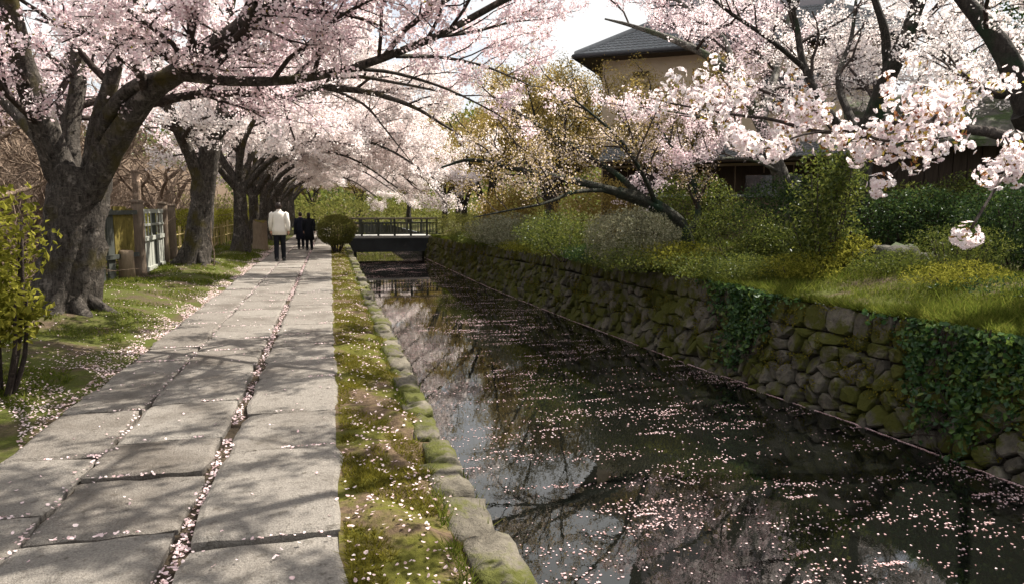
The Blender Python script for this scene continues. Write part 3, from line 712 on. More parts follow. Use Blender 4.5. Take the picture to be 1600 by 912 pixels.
# tree at the edge of the picture, its long low branch hangs towards the viewer
x0, Y = 9.0, 7.2; z0 = float(hR(x0, Y)) - .1
t = Tree(9, ok=lambda p: p.z > 1.3 and p.y > 1.5 and not near_view(p), dens=(2.8, 4.4, 5.4), flat=.7)
t.limb([(x0, Y, z0), (9.0, Y, 1.0), (8.85, 7.25, 1.9), at(1606, 170, 7.3)], .27, .2, 16, 18, dens=0, tip=False, base_flare=.3)
t.limb([at(1612, 180, 7.3), at(1570, 85, 7.6), at(1530, 30, 7.9), at(1480, -30, 8.2), at(1400, -130, 8.6)], .17, .05, 12)
t.limb([at(1612, 180, 7.3), at(1650, 60, 7.0), at(1640, -60, 6.6), at(1620, -200, 6.4)], .15, .05, 10)
t.limb([at(1590, 130, 7.5), at(1560, 150, 8.4), at(1500, 120, 9.4), at(1450, 60, 10)], .07, .02, 8, dens=4)
edge_tree = t.build('cherry_tree', (x0, Y, z0), 'cherry tree at right edge, low white blossom branch hanging near the viewer', 'tree', GR, M['bark_dark'], M['twig'], M['blossom'], 10, .045, .05)
print('RT4', t.n)
off = Vector((x0, Y, z0))
def pv(P): return [p - off for p in P]
g = Geo()
def bline(P, r0, r1, k=6, n=14):
    pts = catmull(P, n); g.tube(np.array([tuple(p - off) for p in pts]), np.linspace(r0, r1, n), k); return pts
nb = 3.0
main = bline([(8.8, 7.1, 2.3), (7.2, 5.4, 2.55), (5.4, 3.9, 2.35), at(1625, 212, 3.1), at(1540, 206, 2.9), at(1450, 195, 2.75), at(1380, 190, 2.7)], .05, .013, 7, 30)
low = bline([at(1380, 190, 2.7), at(1330, 205, 2.75), at(1270, 205, 2.9), at(1210, 188, 3.1), at(1150, 180, 3.4), at(1100, 172, 3.8), at(1040, 160, 4.2)], .012, .005, 6, 22)
sp1 = bline([at(1290, 205, 2.85), at(1250, 212, 2.75), at(1215, 228, 2.7), at(1175, 236, 2.6)], .006, .003, 5, 8)
upr = bline([at(1450, 195, 2.75), at(1480, 165, 2.8), at(1520, 140, 2.9), at(1550, 120, 3.0)], .01, .004, 6, 10)
dn1 = bline([at(1420, 235, 2.65), at(1405, 262, 2.6), at(1385, 280, 2.55)], .004, .003, 5, 6)
dn2 = bline([at(1572, 268, 2.3), at(1540, 320, 2.25), at(1518, 356, 2.2)], .006, .005, 6, 6)
rt = bline([(5.4, 3.9, 2.35), at(1680, 270, 2.6), at(1600, 262, 2.4), at(1560, 272, 2.3)], .02, .005, 6, 12)
rt2 = bline([at(1600, 262, 2.4), at(1585, 240, 2.4), at(1570, 215, 2.4)], .006, .003, 5, 6)
mid = bline([at(1340, 200, 2.75), at(1370, 218, 2.65), at(1420, 222, 2.6), at(1480, 215, 2.6)], .008, .003, 5, 8)
up2 = bline([at(1300, 205, 2.85), at(1280, 180, 2.9), at(1250, 158, 3.0)], .006, .003, 5, 6)
g.build('low_branch', M['twig'], edge_tree, True)
br = np.random.default_rng(17); FC = []; FN = []; FS = []; KC = []
def umbel(c, rad, n):                             # a ball of flowers on short stalks
    d = unit(br.normal(size=(n, 3))); rr = rad * br.uniform(.75, 1.05, (n, 1))
    FC.append(np.array(c) + d * rr); FN.append(unit(d + br.normal(size=(n, 3)) * .25)); FS.append(np.full(n, .032)); KC.append(np.array(c) + br.normal(size=(max(5, n // 3), 3)) * rad * .35)
for x, y, Y_, rad in ((1150, 216, 2.6, .045), (1172, 226, 2.58, .045), (1205, 238, 2.68, .045), (1222, 232, 2.7, .04), (1376, 290, 2.55, .05), (1511, 368, 2.2, .048), (1548, 272, 2.3, .06), (1572, 262, 2.35, .055), (1592, 272, 2.35, .055), (1585, 240, 2.4, .05)):
    umbel(at(x, y, Y_), rad, 34)
def mass(pts, n, sx, sz, lo=0, hi=1, rad=.046, k=9, up=0.0):
    for q in range(n):
        t = br.uniform(lo, hi) * (len(pts) - 1); i = min(int(t), len(pts) - 2); c = pts[i].lerp(pts[i + 1], t - i)
        c = c + Vector((br.normal() * sx, br.normal() * sx, br.normal() * sz + up)); umbel(c, rad, k)
mass(main, 32, .08, .10, .78, .97, up=.02); mass(mid, 34, .075, .06); mass(upr, 32, .075, .06); mass(low, 17, .06, .055, .26, .5, up=.05); mass(low, 36, .12, .10, .5, 1.0, rad=.045, up=.04); mass(up2, 14, .05, .04); mass(rt2, 4, .03, .03)
C = np.concatenate(FC) - np.array(off); V, F = flowers(C, np.concatenate(FN), np.concatenate(FS) * br.uniform(.85, 1.15, len(C)), br)
mk('low_blossoms', V, F, M['blossom_white'], edge_tree)
C = np.concatenate(KC + [q + w * .006 for q, w in zip(FC, FN)]) - np.array(off); V, F = leaves(C, np.concatenate([np.full(sum(map(len, KC)), .026), np.full(sum(map(len, FC)), .010)]), br); mk('blossom_calyxes', V, F, M['calyx'], edge_tree)

# yellow green spring trees beyond
def spring_tree(seed, n=5):
    t = Tree(seed, blvl=2, step=.16, maxL=(3.0, 1.5, .7), flat=.9, wander=.3, dens=(2.2, 3.4, 4.4)); r = random.Random(seed)
    t.limb([(0, 0, -.1), (.1, .05, .8), (.05, 0, 1.5)], .22, .17, 10, 8, dens=0, tip=False, base_flare=.3)
    for q in range(n):
        a = q * 6.283 / n + r.uniform(-.4, .4); c, s_ = math.cos(a), math.sin(a); w = r.uniform(1.6, 2.8); h = r.uniform(3.2, 5.2)
        t.limb([(.05, 0, 1.4), (w * .35 * c, w * .35 * s_, 1.4 + h * .4), (w * .7 * c, w * .7 * s_, 1.4 + h * .75), (w * c, w * s_, 1.4 + h)], .12, .03, 8)
    return t
sp = []
for q in range(2):
    t = spring_tree(40 + q, 5 + q); o = t.build('spring_tree', (0, 0, 0), '', 'tree', 'yellow leaved trees beyond the wall', M['bark_dark'], M['twig'], M['olive'], 9, .10, .20, None, True); sp.append(o); print('spring', t.n)
SPR = [(7.6, 25, .8, 'yellow leaved tree behind the leaning cherry, nearest of the yellow ones'), (9.5, 31, 1.0, 'yellow leaved tree standing left of the house corner'), (7.0, 33, .85, 'yellow leaved tree close to the wall before the bridge'),
       (7.2, 40, .95, 'yellow leaved tree beside the far end of the bridge'), (11.5, 39, 1.15, 'tall yellow leaved tree set back behind the bridge end'), (7.4, 49, 1.0, 'yellow leaved tree just past the bridge on the far bank'),
       (10.0, 58, 1.25, 'large yellow leaved tree well past the bridge'), (6.9, 66, 1.0, 'distant yellow leaved tree close to the water'), (9.6, 20.2, .72, 'small yellow leaved tree in front of the house corner'), (13.5, 33, 1.2, 'yellow leaved tree behind the house'), (14.5, 48, 1.3, 'yellow leaved tree standing farthest right beyond the bridge'),
       (3.2, 78, 1.2, 'yellow green tree closing the canal in the far distance'), (-1.5, 76, 1.1, 'yellow green tree closing the end of the path'), (8.5, 82, 1.3, 'yellow green tree behind the others at the far bend')]
for q, (x, y, s_, l_) in enumerate(SPR):
    loc = (x, y, float(hR(x, y)) if x > 5 else 0.0)
    if q < 2: o = sp[q]; o.location = loc; o.scale = (s_,) * 3; o['label'] = l_
    else: copy_tree(sp[q % 2], loc, q * 1.3, s_, l_)

# dark evergreens standing behind the shed and the house
er = np.random.default_rng(77); ev = []
for q, (x, y, s_, l_) in enumerate(((17.6, 13.8, 1.0, 'dark evergreen tree behind the timber shed'), (21.0, 17.5, 1.1, 'dark evergreen tree farther back beside the house'), (19.5, 10.6, 1.05, 'dark evergreen tree behind the cherry at the right edge'), (24.5, 14.5, 1.2, 'dark evergreen tree farthest to the right'))):
    if q:
        copy_tree(ev[0], (x, y, gz0(x, y)), q * 1.7, s_, l_); continue
    o = empty('evergreen_tree', (x, y, gz0(x, y))); tag(o, l_, 'tree', 'evergreens behind the shed'); ev.append(o)
    g = Geo(); g.tube([(0, 0, -.1), (.1, 0, 2), (.05, .1, 5), (0, 0, 8.3)], [.3, .22, .15, .05], 10)
    for k in range(12):
        a = k * 2.4; z_ = 2 + k * .5; g.tube([(0, 0, z_), (math.cos(a) * 1.0, math.sin(a) * 1.0, z_ + .25), (math.cos(a) * 2.0, math.sin(a) * 2.0, z_ + .3)], [.07, .05, .02], 5)
    g.build('trunk', M['bark_dark'], o, True); g = Geo()
    for k in range(26):
        a = k * 2.4; z_ = 1.6 + k * .3; w = 2.1 * (1 - (k / 28) ** 2) + .2; n = 520; d = unit(er.normal(size=(n, 3))) * (er.random((n, 1)) ** .4) * np.array([1.1, 1.1, .6])
        V, F = leaves(d + np.array([math.cos(a) * w * .75, math.sin(a) * w * .75, z_]), .15 * er.uniform(.5, 1.3, n), er, None, .45); g.add(V, F)
    g.build('crown', M['leaf_dark'], o)

# bare trees on the slope behind the fence
bt = []
BARE = [(-6.4, 18.6, 1.25, 'bare grey tree with twisting boughs behind the mossy fence board'), (-7.4, 24, 1.45, 'bare tree rising behind the wooden gate'), (-6.6, 14.6, 1.15, 'bare tree seen left of the huge cherry trunk'), (-8.4, 29.5, 1.7, 'bare tree behind the hedge between the first two cherries'),
        (-9.0, 20.5, 1.5, 'bare tree higher on the brown slope above the gate'), (-7.2, 34, 1.5, 'bare tree far along behind the hedge'), (-11, 26, 1.8, 'tall bare tree high on the slope behind the gate'), (-11.5, 33, 2.0, 'tallest bare tree on the slope'),
        (-10.5, 40, 1.9, 'bare tree on the slope beyond the second cherry'), (-8.0, 42, 1.7, 'bare tree behind the third cherry'), (-15, 38, 2.1, 'bare tree near the top of the slope'), (-8.2, 16.5, 1.3, 'bare tree between huge cherry trunk and picture edge'), (-13.5, 30, 1.9, 'bare tree on the upper slope left of the tallest')]
for q, (x, y, s_, l_) in enumerate(BARE):
    loc = (x, y, float(hL(x, y)))
    if q < 2:
        t = Tree(60 + q, blvl=9, wander=.6, flat=1.0, dens=(4.2, 5.5, 6.5), maxL=(1.8, .9, .45)); r = random.Random(60 + q)
        t.limb([(0, 0, -.1), (.1, .1, .5), (0, .1, .9)], .12, .09, 8, 6, dens=0, tip=False)
        for k in range(6):
            a = k * 1.05 + r.uniform(-.3, .3); w = r.uniform(.8, 1.7); h = r.uniform(1.2, 2.4)
            t.limb([(0, .1, .8), (w * .5 * math.cos(a), w * .5 * math.sin(a), .9 + h * .4), (w * math.cos(a + .5), w * math.sin(a + .5), .9 + h * .7), (w * math.cos(a + .2), w * math.sin(a + .2), .9 + h)], .06, .018, 6)
        o = t.build('bare_tree', (0, 0, 0), l_, 'tree', 'bare trees behind the fence', M['twig_brown'], M['twig_brown'], None, 0); o.location = loc; o.scale = (s_,) * 3; bt.append(o)
    else: copy_tree(bt[q % 2], loc, q * 1.1, s_, l_, 'bare trees behind the fence')
# tangled bare scrub covering the slope: one mass
sr = np.random.default_rng(33); n = 7500
y = 9 + sr.random(n) * 48; x = -(5.8 + sr.random(n) ** 1.1 * np.maximum(.42 * y + 1.5 - 5.8, 3)); P0 = np.stack([x, y, hL(x, y) - .05], -1)
d = unit(np.stack([sr.normal(size=n) * .55, sr.normal(size=n) * .55, np.ones(n)], -1)); Ls = sr.uniform(1.0, 3.2, n); pts = [P0]; k = 5
for q in range(k - 1):
    d = unit(d + sr.normal(size=(n, 3)) * .42); pts.append(pts[-1] + d * (Ls / (k - 1))[:, None])
V, F = tubes(np.stack(pts, 1), np.linspace(1, .3, k)[None] * (sr.uniform(.006, .016, n) * (1 + y / 40))[:, None], 3)
tag(mk('scrub', V, F, M['twig_brown'], None, True), 'tangle of bare brown scrub covering the slope behind the fence', 'scrub', kind='stuff')

# ------------------------------------------------------------------ shrubs, hedge, ivy, grass
def blob_pts(n, c, rad, rng, shell=.35, lumps=.16, zmin=None):
    d = unit(rng.normal(size=(n, 3))); lm = 1 + lumps * (wob(d[:, 0] * 3 + c[0], d[:, 1] * 3 + d[:, 2] * 2, 1.6) + .6 * wob(d[:, 2] * 5, d[:, 0] * 5 + c[1], 1.5))
    r = (1 - shell * rng.random(n) ** 1.6) * lm
    P = np.array(c) + d * r[:, None] * np.array(rad)
    if zmin is not None: P = P[P[:, 2] > zmin]
    return P, d
def shrub(name, base, label, blobs, n, size, leafm, seed, stems=6, aspect=.5, group=None, shell=.35, stem_mat='twig', lumps=.16, stem_r=.018):
    rng = np.random.default_rng(seed); root = empty(name, base); tag(root, label, 'shrub', group); b = np.array(base)
    Vs = Geo()
    for c, rad in blobs:
        P, d = blob_pts(n // len(blobs), c, rad, rng, shell, lumps, .02 - 0 * b[2]); 
        V, F = leaves(P, size * rng.uniform(.6, 1.3, len(P)), rng, unit(rng.normal(size=P.shape) + .5 * np.array([0, 0, 1])), aspect); Vs.add(V, F)
    Vs.build('foliage', leafm, root)
    g = Geo()
    for q in range(stems):
        c, rad = blobs[q % len(blobs)]; a = q * 2.4; tp = np.array(c) + np.array(rad) * np.array([math.cos(a) * .55, math.sin(a) * .55, .35]); st = np.array([math.cos(a) * .06, math.sin(a) * .06, -.08])
        m_ = (st + tp) / 2 + np.array([math.cos(a) * .05, math.sin(a) * .05, -.05]); g.tube(np.array([tuple(p) for p in catmull([tuple(st), tuple(m_), tuple(tp)], 7)]), np.linspace(stem_r, stem_r * .35, 7), 5)
    if stems: g.build('stem', M[stem_mat], root, True)
    return root
gz = lambda x, y: float(hR(x, y))
# clipped ball at the end of the verge
shrub('clipped_bush', (.22, 27.4, .0), 'round clipped bush at the end of the verge by the bridge', [((0, 0, .80), (.72, .70, .56))], 15000, .05, M['leaf_olive'], 101, 9, shell=.26, lumps=.07, stem_r=.03)
# leafy shrub at the near left edge
shrub('leafy_shrub', (-2.82, 7.1, -.02), 'yellow green leafy shrub at the left edge before the huge cherry', [((0, 0, 1.35), (.5, .55, .5)), ((-.25, .1, .95), (.45, .5, .5)), ((.1, -.1, .75), (.34, .4, .3))], 3800, .075, M['yellow_leaf'], 102, 12, shell=.8, stem_r=.03)
# bank shrubs, from the far end to the near one
def bank_shrub(px, py, Y, rad, label, leafm, n, size, seed, extra=(), name='bank_shrub', **kw):
    c = at(px, py, Y); z = gz(c.x, Y); base = (c.x, Y, z)
    shrub(name, base, label, [((0, 0, c.z - z), rad)] + [(tuple(np.array(e[0]) + np.array((0, 0, c.z - z))), e[1]) for e in extra], n, size, leafm, seed, **kw)
bank_shrub(990, 374, 14.0, (.98, .85, .62), 'rounded grey green azalea bush beneath the leaning cherry', M['leaf_grey'], 17000, .042, 111, shell=.4)
bank_shrub(880, 365, 17.5, (1.1, 1.2, .6), 'low yellow sprigged shrub left of the rounded azalea', M['leaf'], 9000, .055, 112, shell=.6, extra=[((.2, 1.9, -.05), (1.0, 1.2, .5))])
bank_shrub(800, 362, 24.0, (1.1, 1.6, .62), 'loose pale shrub on the wall midway to the bridge', M['leaf_grey'], 11000, .065, 113, shell=.6, extra=[((-.1, 2.6, -.05), (1.0, 1.5, .55))])
bank_shrub(725, 354, 33.0, (1.0, 1.8, .62), 'clipped green hedge shrub on the wall by the bridge', M['leaf_olive'], 7000, .06, 114, shell=.4, extra=[((0, 3.0, 0), (1.0, 1.8, .6))])
bank_shrub(1150, 372, 12.8, (1.0, .9, .68), 'twiggy olive shrub right of the leaning cherry trunk', M['leaf'], 12000, .045, 115, shell=.55, extra=[((.5, -.3, -.15), (.6, .6, .4))], stems=10)
bank_shrub(1290, 300, 11.2, (.62, .6, .85), 'tall ivy hung shrub growing up the dark tree trunk', M['leaf'], 5600, .075, 116, shell=.75, extra=[((-.25, 0, -.8), (.55, .55, .7)), ((.35, .1, .2), (.5, .5, .7)), ((.45, .2, -.9), (.45, .5, .6))], stems=14)
bank_shrub(1500, 392, 9.3, (.75, .7, .42), 'feathery green shrub near the top of the near wall', M['leaf'], 6000, .045, 117, shell=.7, aspect=.25, stems=12)
bank_shrub(1590, 350, 9.6, (.9, .8, .75), 'dark evergreen shrub at the right edge of the bank', M['leaf_dark'], 9000, .06, 118, shell=.6)
bank_shrub(1420, 312, 12.2, (1.1, .6, .35), 'low bush of yellow tipped sprays before the dark shed', M['leaf'], 4200, .06, 119, shell=.7, extra=[((1.4, -.2, .15), (1.0, .6, .4))])
bank_shrub(1120, 415, 11.6, (1.1, .8, .25), 'leafy ground cover spilling over the wall top under the leaning cherry', M['leaf'], 6000, .045, 120, shell=.8, extra=[((-1.0, 1.9, .0), (.7, 1.2, .25))], stems=0, name='ground_cover')
bank_shrub(1560, 468, 7.9, (.9, .8, .3), 'dark leafy ground cover on the near wall top', M['leaf_dark'], 5000, .05, 121, shell=.8, extra=[((.5, -.9, .0), (.8, .9, .3))], stems=0, name='ground_cover')
bank_shrub(930, 398, 15.8, (.6, 1.6, .22), 'strip of green leaves along the wall top before the azalea', M['leaf_dark'], 5000, .05, 122, shell=.8, stems=0, name='ground_cover')

bank_shrub(1235, 345, 14.2, (1.3, .8, .95), 'dark evergreen mass behind the ivy hung shrub', M['leaf_dark'], 9000, .07, 123, shell=.5)
bank_shrub(1440, 345, 11.6, (1.5, .6, .6), 'dark low evergreen thicket between the rocks and the shed', M['leaf_dark'], 9000, .065, 124, shell=.6)
bank_shrub(1085, 330, 17.0, (1.3, .8, .9), 'olive thicket against the garden wall', M['leaf'], 8000, .07, 125, shell=.6)
bank_shrub(935, 330, 20.0, (1.3, .9, .95), 'golden thicket below the house corner', M['olive'], 8000, .075, 126, shell=.6)
bank_shrub(800, 330, 28.0, (1.3, 1.4, 1.0), 'golden thicket midway between house and bridge', M['olive'], 8000, .09, 127, shell=.6)
bank_shrub(1250, 425, 10.9, (.7, .6, .32), 'bright fern clump above the step in the wall', M['yellow_leaf'], 4500, .06, 128, shell=.8, aspect=.22, stems=6)
bank_shrub(1180, 425, 11.4, (.9, .5, .28), 'low yellow green ferns on the wall top left of the step', M['leaf'], 5000, .055, 129, shell=.8, aspect=.25, stems=6)
bank_shrub(1400, 420, 9.9, (.8, .5, .3), 'soft green fern clump behind the sunlit grass', M['leaf'], 4500, .06, 140, shell=.8, aspect=.22, stems=6)
bank_shrub(1330, 405, 11.0, (.7, .5, .4), 'yellow green shrub at the foot of the dark Y trunk', M['yellow_leaf'], 5000, .05, 141, shell=.7, stems=8)
bank_shrub(1500, 440, 8.6, (.9, .5, .3), 'pale green fern clump below the feathery shrub', M['yellow_leaf'], 4500, .06, 142, shell=.8, aspect=.22, stems=6)
bank_shrub(1060, 400, 13.2, (.9, .6, .28), 'yellow green herbs around the leaning cherry foot', M['yellow_leaf'], 4500, .05, 143, shell=.8, stems=6)
bank_shrub(820, 392, 21.0, (.5, 2.4, .3), 'yellow sprigs hanging over the middle of the wall', M['yellow_leaf'], 5000, .05, 144, shell=.8, stems=0, name='ground_cover')
bank_shrub(730, 375, 29.5, (.5, 3.2, .32), 'dark green leaves hanging over the wall near the bridge', M['leaf'], 5000, .06, 145, shell=.8, stems=0, name='ground_cover')
# hedge behind the fence
hr = np.random.default_rng(41); n = 30000
y = hr.uniform(19, 60, n); x = -5.1 + hr.uniform(-.5, .5, n) + .12 * wob(y, y * .3, 1.5); z = hL(x, y) + 1.45 * hr.random(n) ** .6 + .08 * wob(y, y, 2.2)
root = empty('hedge', (-5.1, 38, .1)); tag(root, 'long yellow green hedge running behind the fence', 'hedge')
V, F = leaves(np.stack([x + 5.1, y - 38, z - .1], -1), .075 * hr.uniform(.6, 1.3, n), hr, None, .5); mk('foliage', V, F, M['yellow_leaf'], root)
g = Geo()
for q in range(60):
    yy_ = 19.3 + q * .68; zz = float(hL(-5.1, yy_)) - .1; g.tube([(0, yy_ - 38, zz - .05), (.05, yy_ - 37.97, zz + .5), (-.03, yy_ - 38, zz + 1.2)], [.025, .02, .01], 5)
g.build('stem', M['twig'], root)

# ivy hanging on the wall
def ivy(label, Yc, wY, v0, v1, n, seed, mat):
    rng = np.random.default_rng(seed); ns = n // 34; ys0 = Yc + rng.normal(size=ns) * wY; ln = np.clip(rng.beta(2.2, 1.6, ns) * 1.15 * np.exp(-((ys0 - Yc) / (1.6 * wY)) ** 2), .12, 1)
    y = []; v = []; out = []
    for a, l in zip(ys0, ln):                       # hanging strands of unequal length
        k = int(10 + 50 * l); t_ = rng.random(k); y.append(a + .10 * np.sin(t_ * 3 + a * 9) + rng.normal(size=k) * .07); v.append(v0 + (v1 - v0) * l * t_); out.append(.06 + (.05 + .2 * rng.random()) * rng.random(k))
    y, v, out = map(np.concatenate, (y, v, out))
    P = wallpt(y, np.minimum(v, -.02) , out); P[:, 2] += np.maximum(v, 0)
    b = Vector((float(xw(Yc)) - .2, Yc, WZ + .1)); root = empty('ivy_plant', b); tag(root, label, 'ivy')
    V, F = leaves(P - np.array(b), .07 * rng.uniform(.35, 1.5, len(P)), rng, unit(rng.normal(size=P.shape) * .8 + np.array([-.7, -.3, .6])), .7); mk('foliage', V, F, mat, root)
    g = Geo()
    for q in range(9):
        ys_ = Yc + rng.normal() * wY * .6; L = [wallpt(np.array(ys_ + k * .05 * rng.normal()), np.array(v0 + (v1 - v0) * k / 6), np.array(.1 + .05 * rng.random())) - np.array(b) for k in range(7)]
        g.tube(L, np.linspace(.012, .005, 7), 4)
    g.build('vine', M['twig'], root)
ivy('bright green ivy clump hanging down the wall at its step', 10.5, .50, .05, -1.35, 3400, 131, M['ivy'])
ivy('dark green ivy curtain on the near end of the wall', 6.5, .62, .05, -1.45, 3600, 132, M['ivy'])

# grass, moss and weeds: nobody could count them
def blades(P, h, rng, lean=.5, w=.12):
    n = len(P); a = rng.uniform(0, 6.283, n); ax = np.stack([np.cos(a), np.sin(a), 0 * a], -1); h = np.broadcast_to(h, (n,))[:, None] * rng.uniform(.5, 1.3, (n, 1))
    tip = P + np.array([0, 0, 1]) * h + rng.normal(size=(n, 3)) * np.array([lean, lean, .1]) * h
    V = np.stack([P - ax * h * w, P + ax * h * w, tip], 1).reshape(-1, 3); return V, np.arange(n * 3).reshape(n, 3)
gr = np.random.default_rng(51); n = 110000
x = -2.2 - gr.random(n) ** 1.1 * 3.4; y = 6.5 + gr.random(n) ** 1.3 * 34; m = (wob(x, y, 2.0, .5) + .6 * wob(x, y, .8, 2.) > -.15) & (x < -2.45 - .25 * wob(y, x, 1.5)); x, y = x[m], y[m]
V, F = blades(np.stack([x, y, hL(x, y) - .005], -1), .045 + .02 * (y > 16), gr, .8, .14); tag(mk('lawn_grass', V, F, M['grass']), 'short grass and moss under the cherry row', 'grass', kind='stuff')
n = 120000; x = gr.uniform(.03, .6, n); y = 1.8 + gr.random(n) ** 1.7 * 36; m = (wob(x * 2, y, 2.4, 1.) + .4 * wob(x, y, 7.0, 2.)) > -.05; x, y = x[m], y[m]
V, F = blades(np.stack([x, y, hV(x, y) - .004], -1), .03, gr, .9, .12); tag(mk('verge_moss', V, F, M['moss']), 'olive moss and fine grass on the strip between path and canal', 'moss', kind='stuff')
n = 110000; y = 5 + gr.random(n) ** 1.4 * 34; x = xw(y) + .28 - jog(y) + .0 + gr.random(n) ** 1.4 * 3.4; m = wob(x, y, 1.6, 4.) > -.35; x, y = x[m], y[m]
V, F = blades(np.stack([x, y, hR(x, y) - .01], -1), .13 + .06 * wob(x, y, 1.2), gr, .7, .05); tag(mk('bank_grass', V, F, M['grass']), 'tufted green grass on the far bank above the wall', 'grass', kind='stuff')
n = 9000; y = 1.8 + gr.random(n) ** 1.6 * 34; x = np.where(gr.random(n) < .5, .545 + gr.normal(size=n) * .02, .775 + gr.normal(size=n) * .012); z = np.where(x < .65, -.05, -.10 - .12 * gr.random(n)); m = wob(y, y * .5, 3.0, 2.) > -.25; x, y, z = x[m], y[m], z[m]
V, F = blades(np.stack([x, y, z], -1), .06, gr, .6, .07); tag(mk('kerb_grass', V, F, M['grass']), 'thin grass fringe growing along the canal edge stones', 'grass', kind='stuff')
n = 26000; y = 4.5 + gr.random(n) ** 1.3 * 36; d_ = -.06 + .2 * gr.random(n); x = xw(y) + .28 - jog(y) + d_; m = wob(y, d_ * 4, 1.9, 1.) > -.55; x, y = x[m], y[m]
V, F = blades(np.stack([x, y, ztop(y) + .0 * x], -1), .15, gr, .55, .05); V[2::3, 0] -= .07; V[2::3, 2] -= .05; tag(mk('edge_grass', V, F, M['grass']), 'grass tufts leaning over the retaining wall edge', 'grass', kind='stuff')
# mossy tufts hugging the wall stones
n = 40000; y = gr.uniform(5, 36, n); v = -1.25 * gr.random(n); m = (wob(y, v * 2, 2.6, 1.) + .5 * wob(y, v, 7, 3.)) > .2; y, v = y[m], v[m]
V, F = leaves(wallpt(y, v, .07 + .05 * gr.random(len(y))), .035, gr, unit(gr.normal(size=(len(y), 3)) + np.array([-1, 0, .6])), .7); tag(mk('wall_moss', V, F, M['moss']), 'moss creeping over the retaining wall stones', 'moss', kind='stuff')

# ------------------------------------------------------------------ fallen petals
pr = np.random.default_rng(71)
n = 30000; y = 2.6 + pr.random(n) ** 1.75 * 60; x = pr.uniform(.78, 7.1, n)
u = (x - .75) / (xw(y) - .75)
f = wob(x * 1.2, y * 1.1, 1.2, .7) + .9 * wob(x * 1.6, y * 2.6, 1.8, 2.) + .5 * wob(x * 3, y * 5, 2.2, 4.)
dens = np.clip(.05 + .27 * f, .03, .9) * (.35 + .65 * sstep(.0, .3, u)) * np.where(y > 14, 1.6, 1.2)
m = pr.random(n) < dens; x, y = x[m], y[m]
k_ = np.where(pr.random(len(x)) < .35, 1, np.minimum(1 + pr.geometric(.09, len(x)), 48)); x, y = np.repeat(x, k_), np.repeat(y, k_)     # rafts of petals
cs_ = np.repeat(pr.uniform(.3, 2.2, len(k_)), k_); x = x + pr.normal(size=len(x)) * .17 * cs_; y = y + pr.normal(size=len(y)) * .035 * cs_; m = (x < xw(y) - .12 - jog(y)) & (x > .8); x, y = x[m], y[m]
V, F = petals(np.stack([x, y, WZ + .004 + 0 * x], -1), .020 * pr.uniform(.5, 1.5, len(x)), pr, .05)
# a thin line of petals gathered along the wall
n = 5000; y2 = 5 + pr.random(n) ** 1.3 * 36; x2 = xw(y2) - jog(y2) - .10 - np.abs(pr.normal(size=n)) * .012
V2, F2 = petals(np.stack([x2, y2, WZ + .005 + 0 * x2], -1), .03, pr, .05); print('water petals', len(x))
tag(mk('floating_petals', np.concatenate([V, V2]), np.concatenate([F, F2 + len(V)]), M['wet_petal']), 'pale pink petals drifting on the canal', 'petals', kind='stuff')
C = []
n = 11000; y = 3.5 + pr.random(n) ** 1.5 * 30; x = -2.08 - np.abs(pr.normal(size=n)) * np.where(y < 9, .42, .2) ; m = wob(x * 2, y, 1.8, 3.) > -.5; C.append(np.stack([x, y, hL(x, y) + .012], -1)[m])
n = 2200; y = 6 + pr.random(n) ** 1.2 * 30; x = -2.5 - pr.random(n) * 3; C.append(np.stack([x, y, hL(x, y) + .03], -1))
n = 2800; y = 1.9 + pr.random(n) ** 1.7 * 26; x = .04 + pr.random(n) * .6; m = wob(x * 3, y * 1.5, 2.2, 5.) > -.25; C.append(np.stack([x, y, hV(x, y) + .016], -1)[m])
n = 2600; y = 1.9 + pr.random(n) ** 1.4 * 34; x = -.742 + pr.normal(size=n) * .022; C.append(np.stack([x, y, -.03 + 0.02 * pr.random(n)], -1)[wob(y, y * .3, 2.5, 1.) > -.5])
n = 500; y = 1.9 + pr.random(n) ** 1.4 * 30; x = -1.49 + pr.normal(size=n) * .02; C.append(np.stack([x, y, 0 * x + .006], -1))
n = 450; y = 1.9 + pr.random(n) ** 1.3 * 24; x = pr.uniform(-2.05, 0, n); C.append(np.stack([x, y, 0 * x + .012], -1))
for js, (xa, xb) in ((lanes[0][1], lanes[0][0]), (lanes[1][1], lanes[1][0]), (lanes[2][1], lanes[2][0])):   # in the cross joints
    for yj in js[:14]:
        k = int(pr.integers(4, 34)); a = pr.uniform(xa, xb - .2); C.append(np.stack([pr.uniform(a, min(xb, a + .4), k), yj + pr.normal(size=k) * .008, np.full(k, .004)], -1))
C = np.concatenate(C); V, F = petals(C, .023 * pr.uniform(.65, 1.25, len(C)), pr, .35)
tag(mk('fallen_petals', V, F, M['petal']), 'pale pink petals lying on path joints and banks', 'petals', kind='stuff')

# ------------------------------------------------------------------ fence, gate, stump
def lz(x, y): return float(hL(x, y))
def post(x, y, h, r, label, mat, name='gate_post', lean=(0, 0)):
    root = empty(name, (x, y, lz(x, y) - .05)); tag(root, label, 'post')
    g = Geo(); n = 9; zs = np.linspace(0, h, n); P = np.column_stack([lean[0] * zs + .008 * np.sin(zs * 4), lean[1] * zs, zs]); rad = r * (1 + .06 * np.sin(zs * 5 + x) + .12 * np.exp(-zs * 6)); g.tube(P, rad, 10); g.build('shaft', mat, root, True)
    g = Geo(); g.tube(np.array([(lean[0] * h, lean[1] * h, h - .01), (lean[0] * h, lean[1] * h, h + .035), (lean[0] * h, lean[1] * h, h + .05)]), [r * 1.12, r * 1.05, r * .6], 10); g.build('cap', mat, root)
    return root
post(-4.16, 18.0, 1.72, .13, 'thick brown wooden gate post nearest the huge cherry', M['brownwood'])
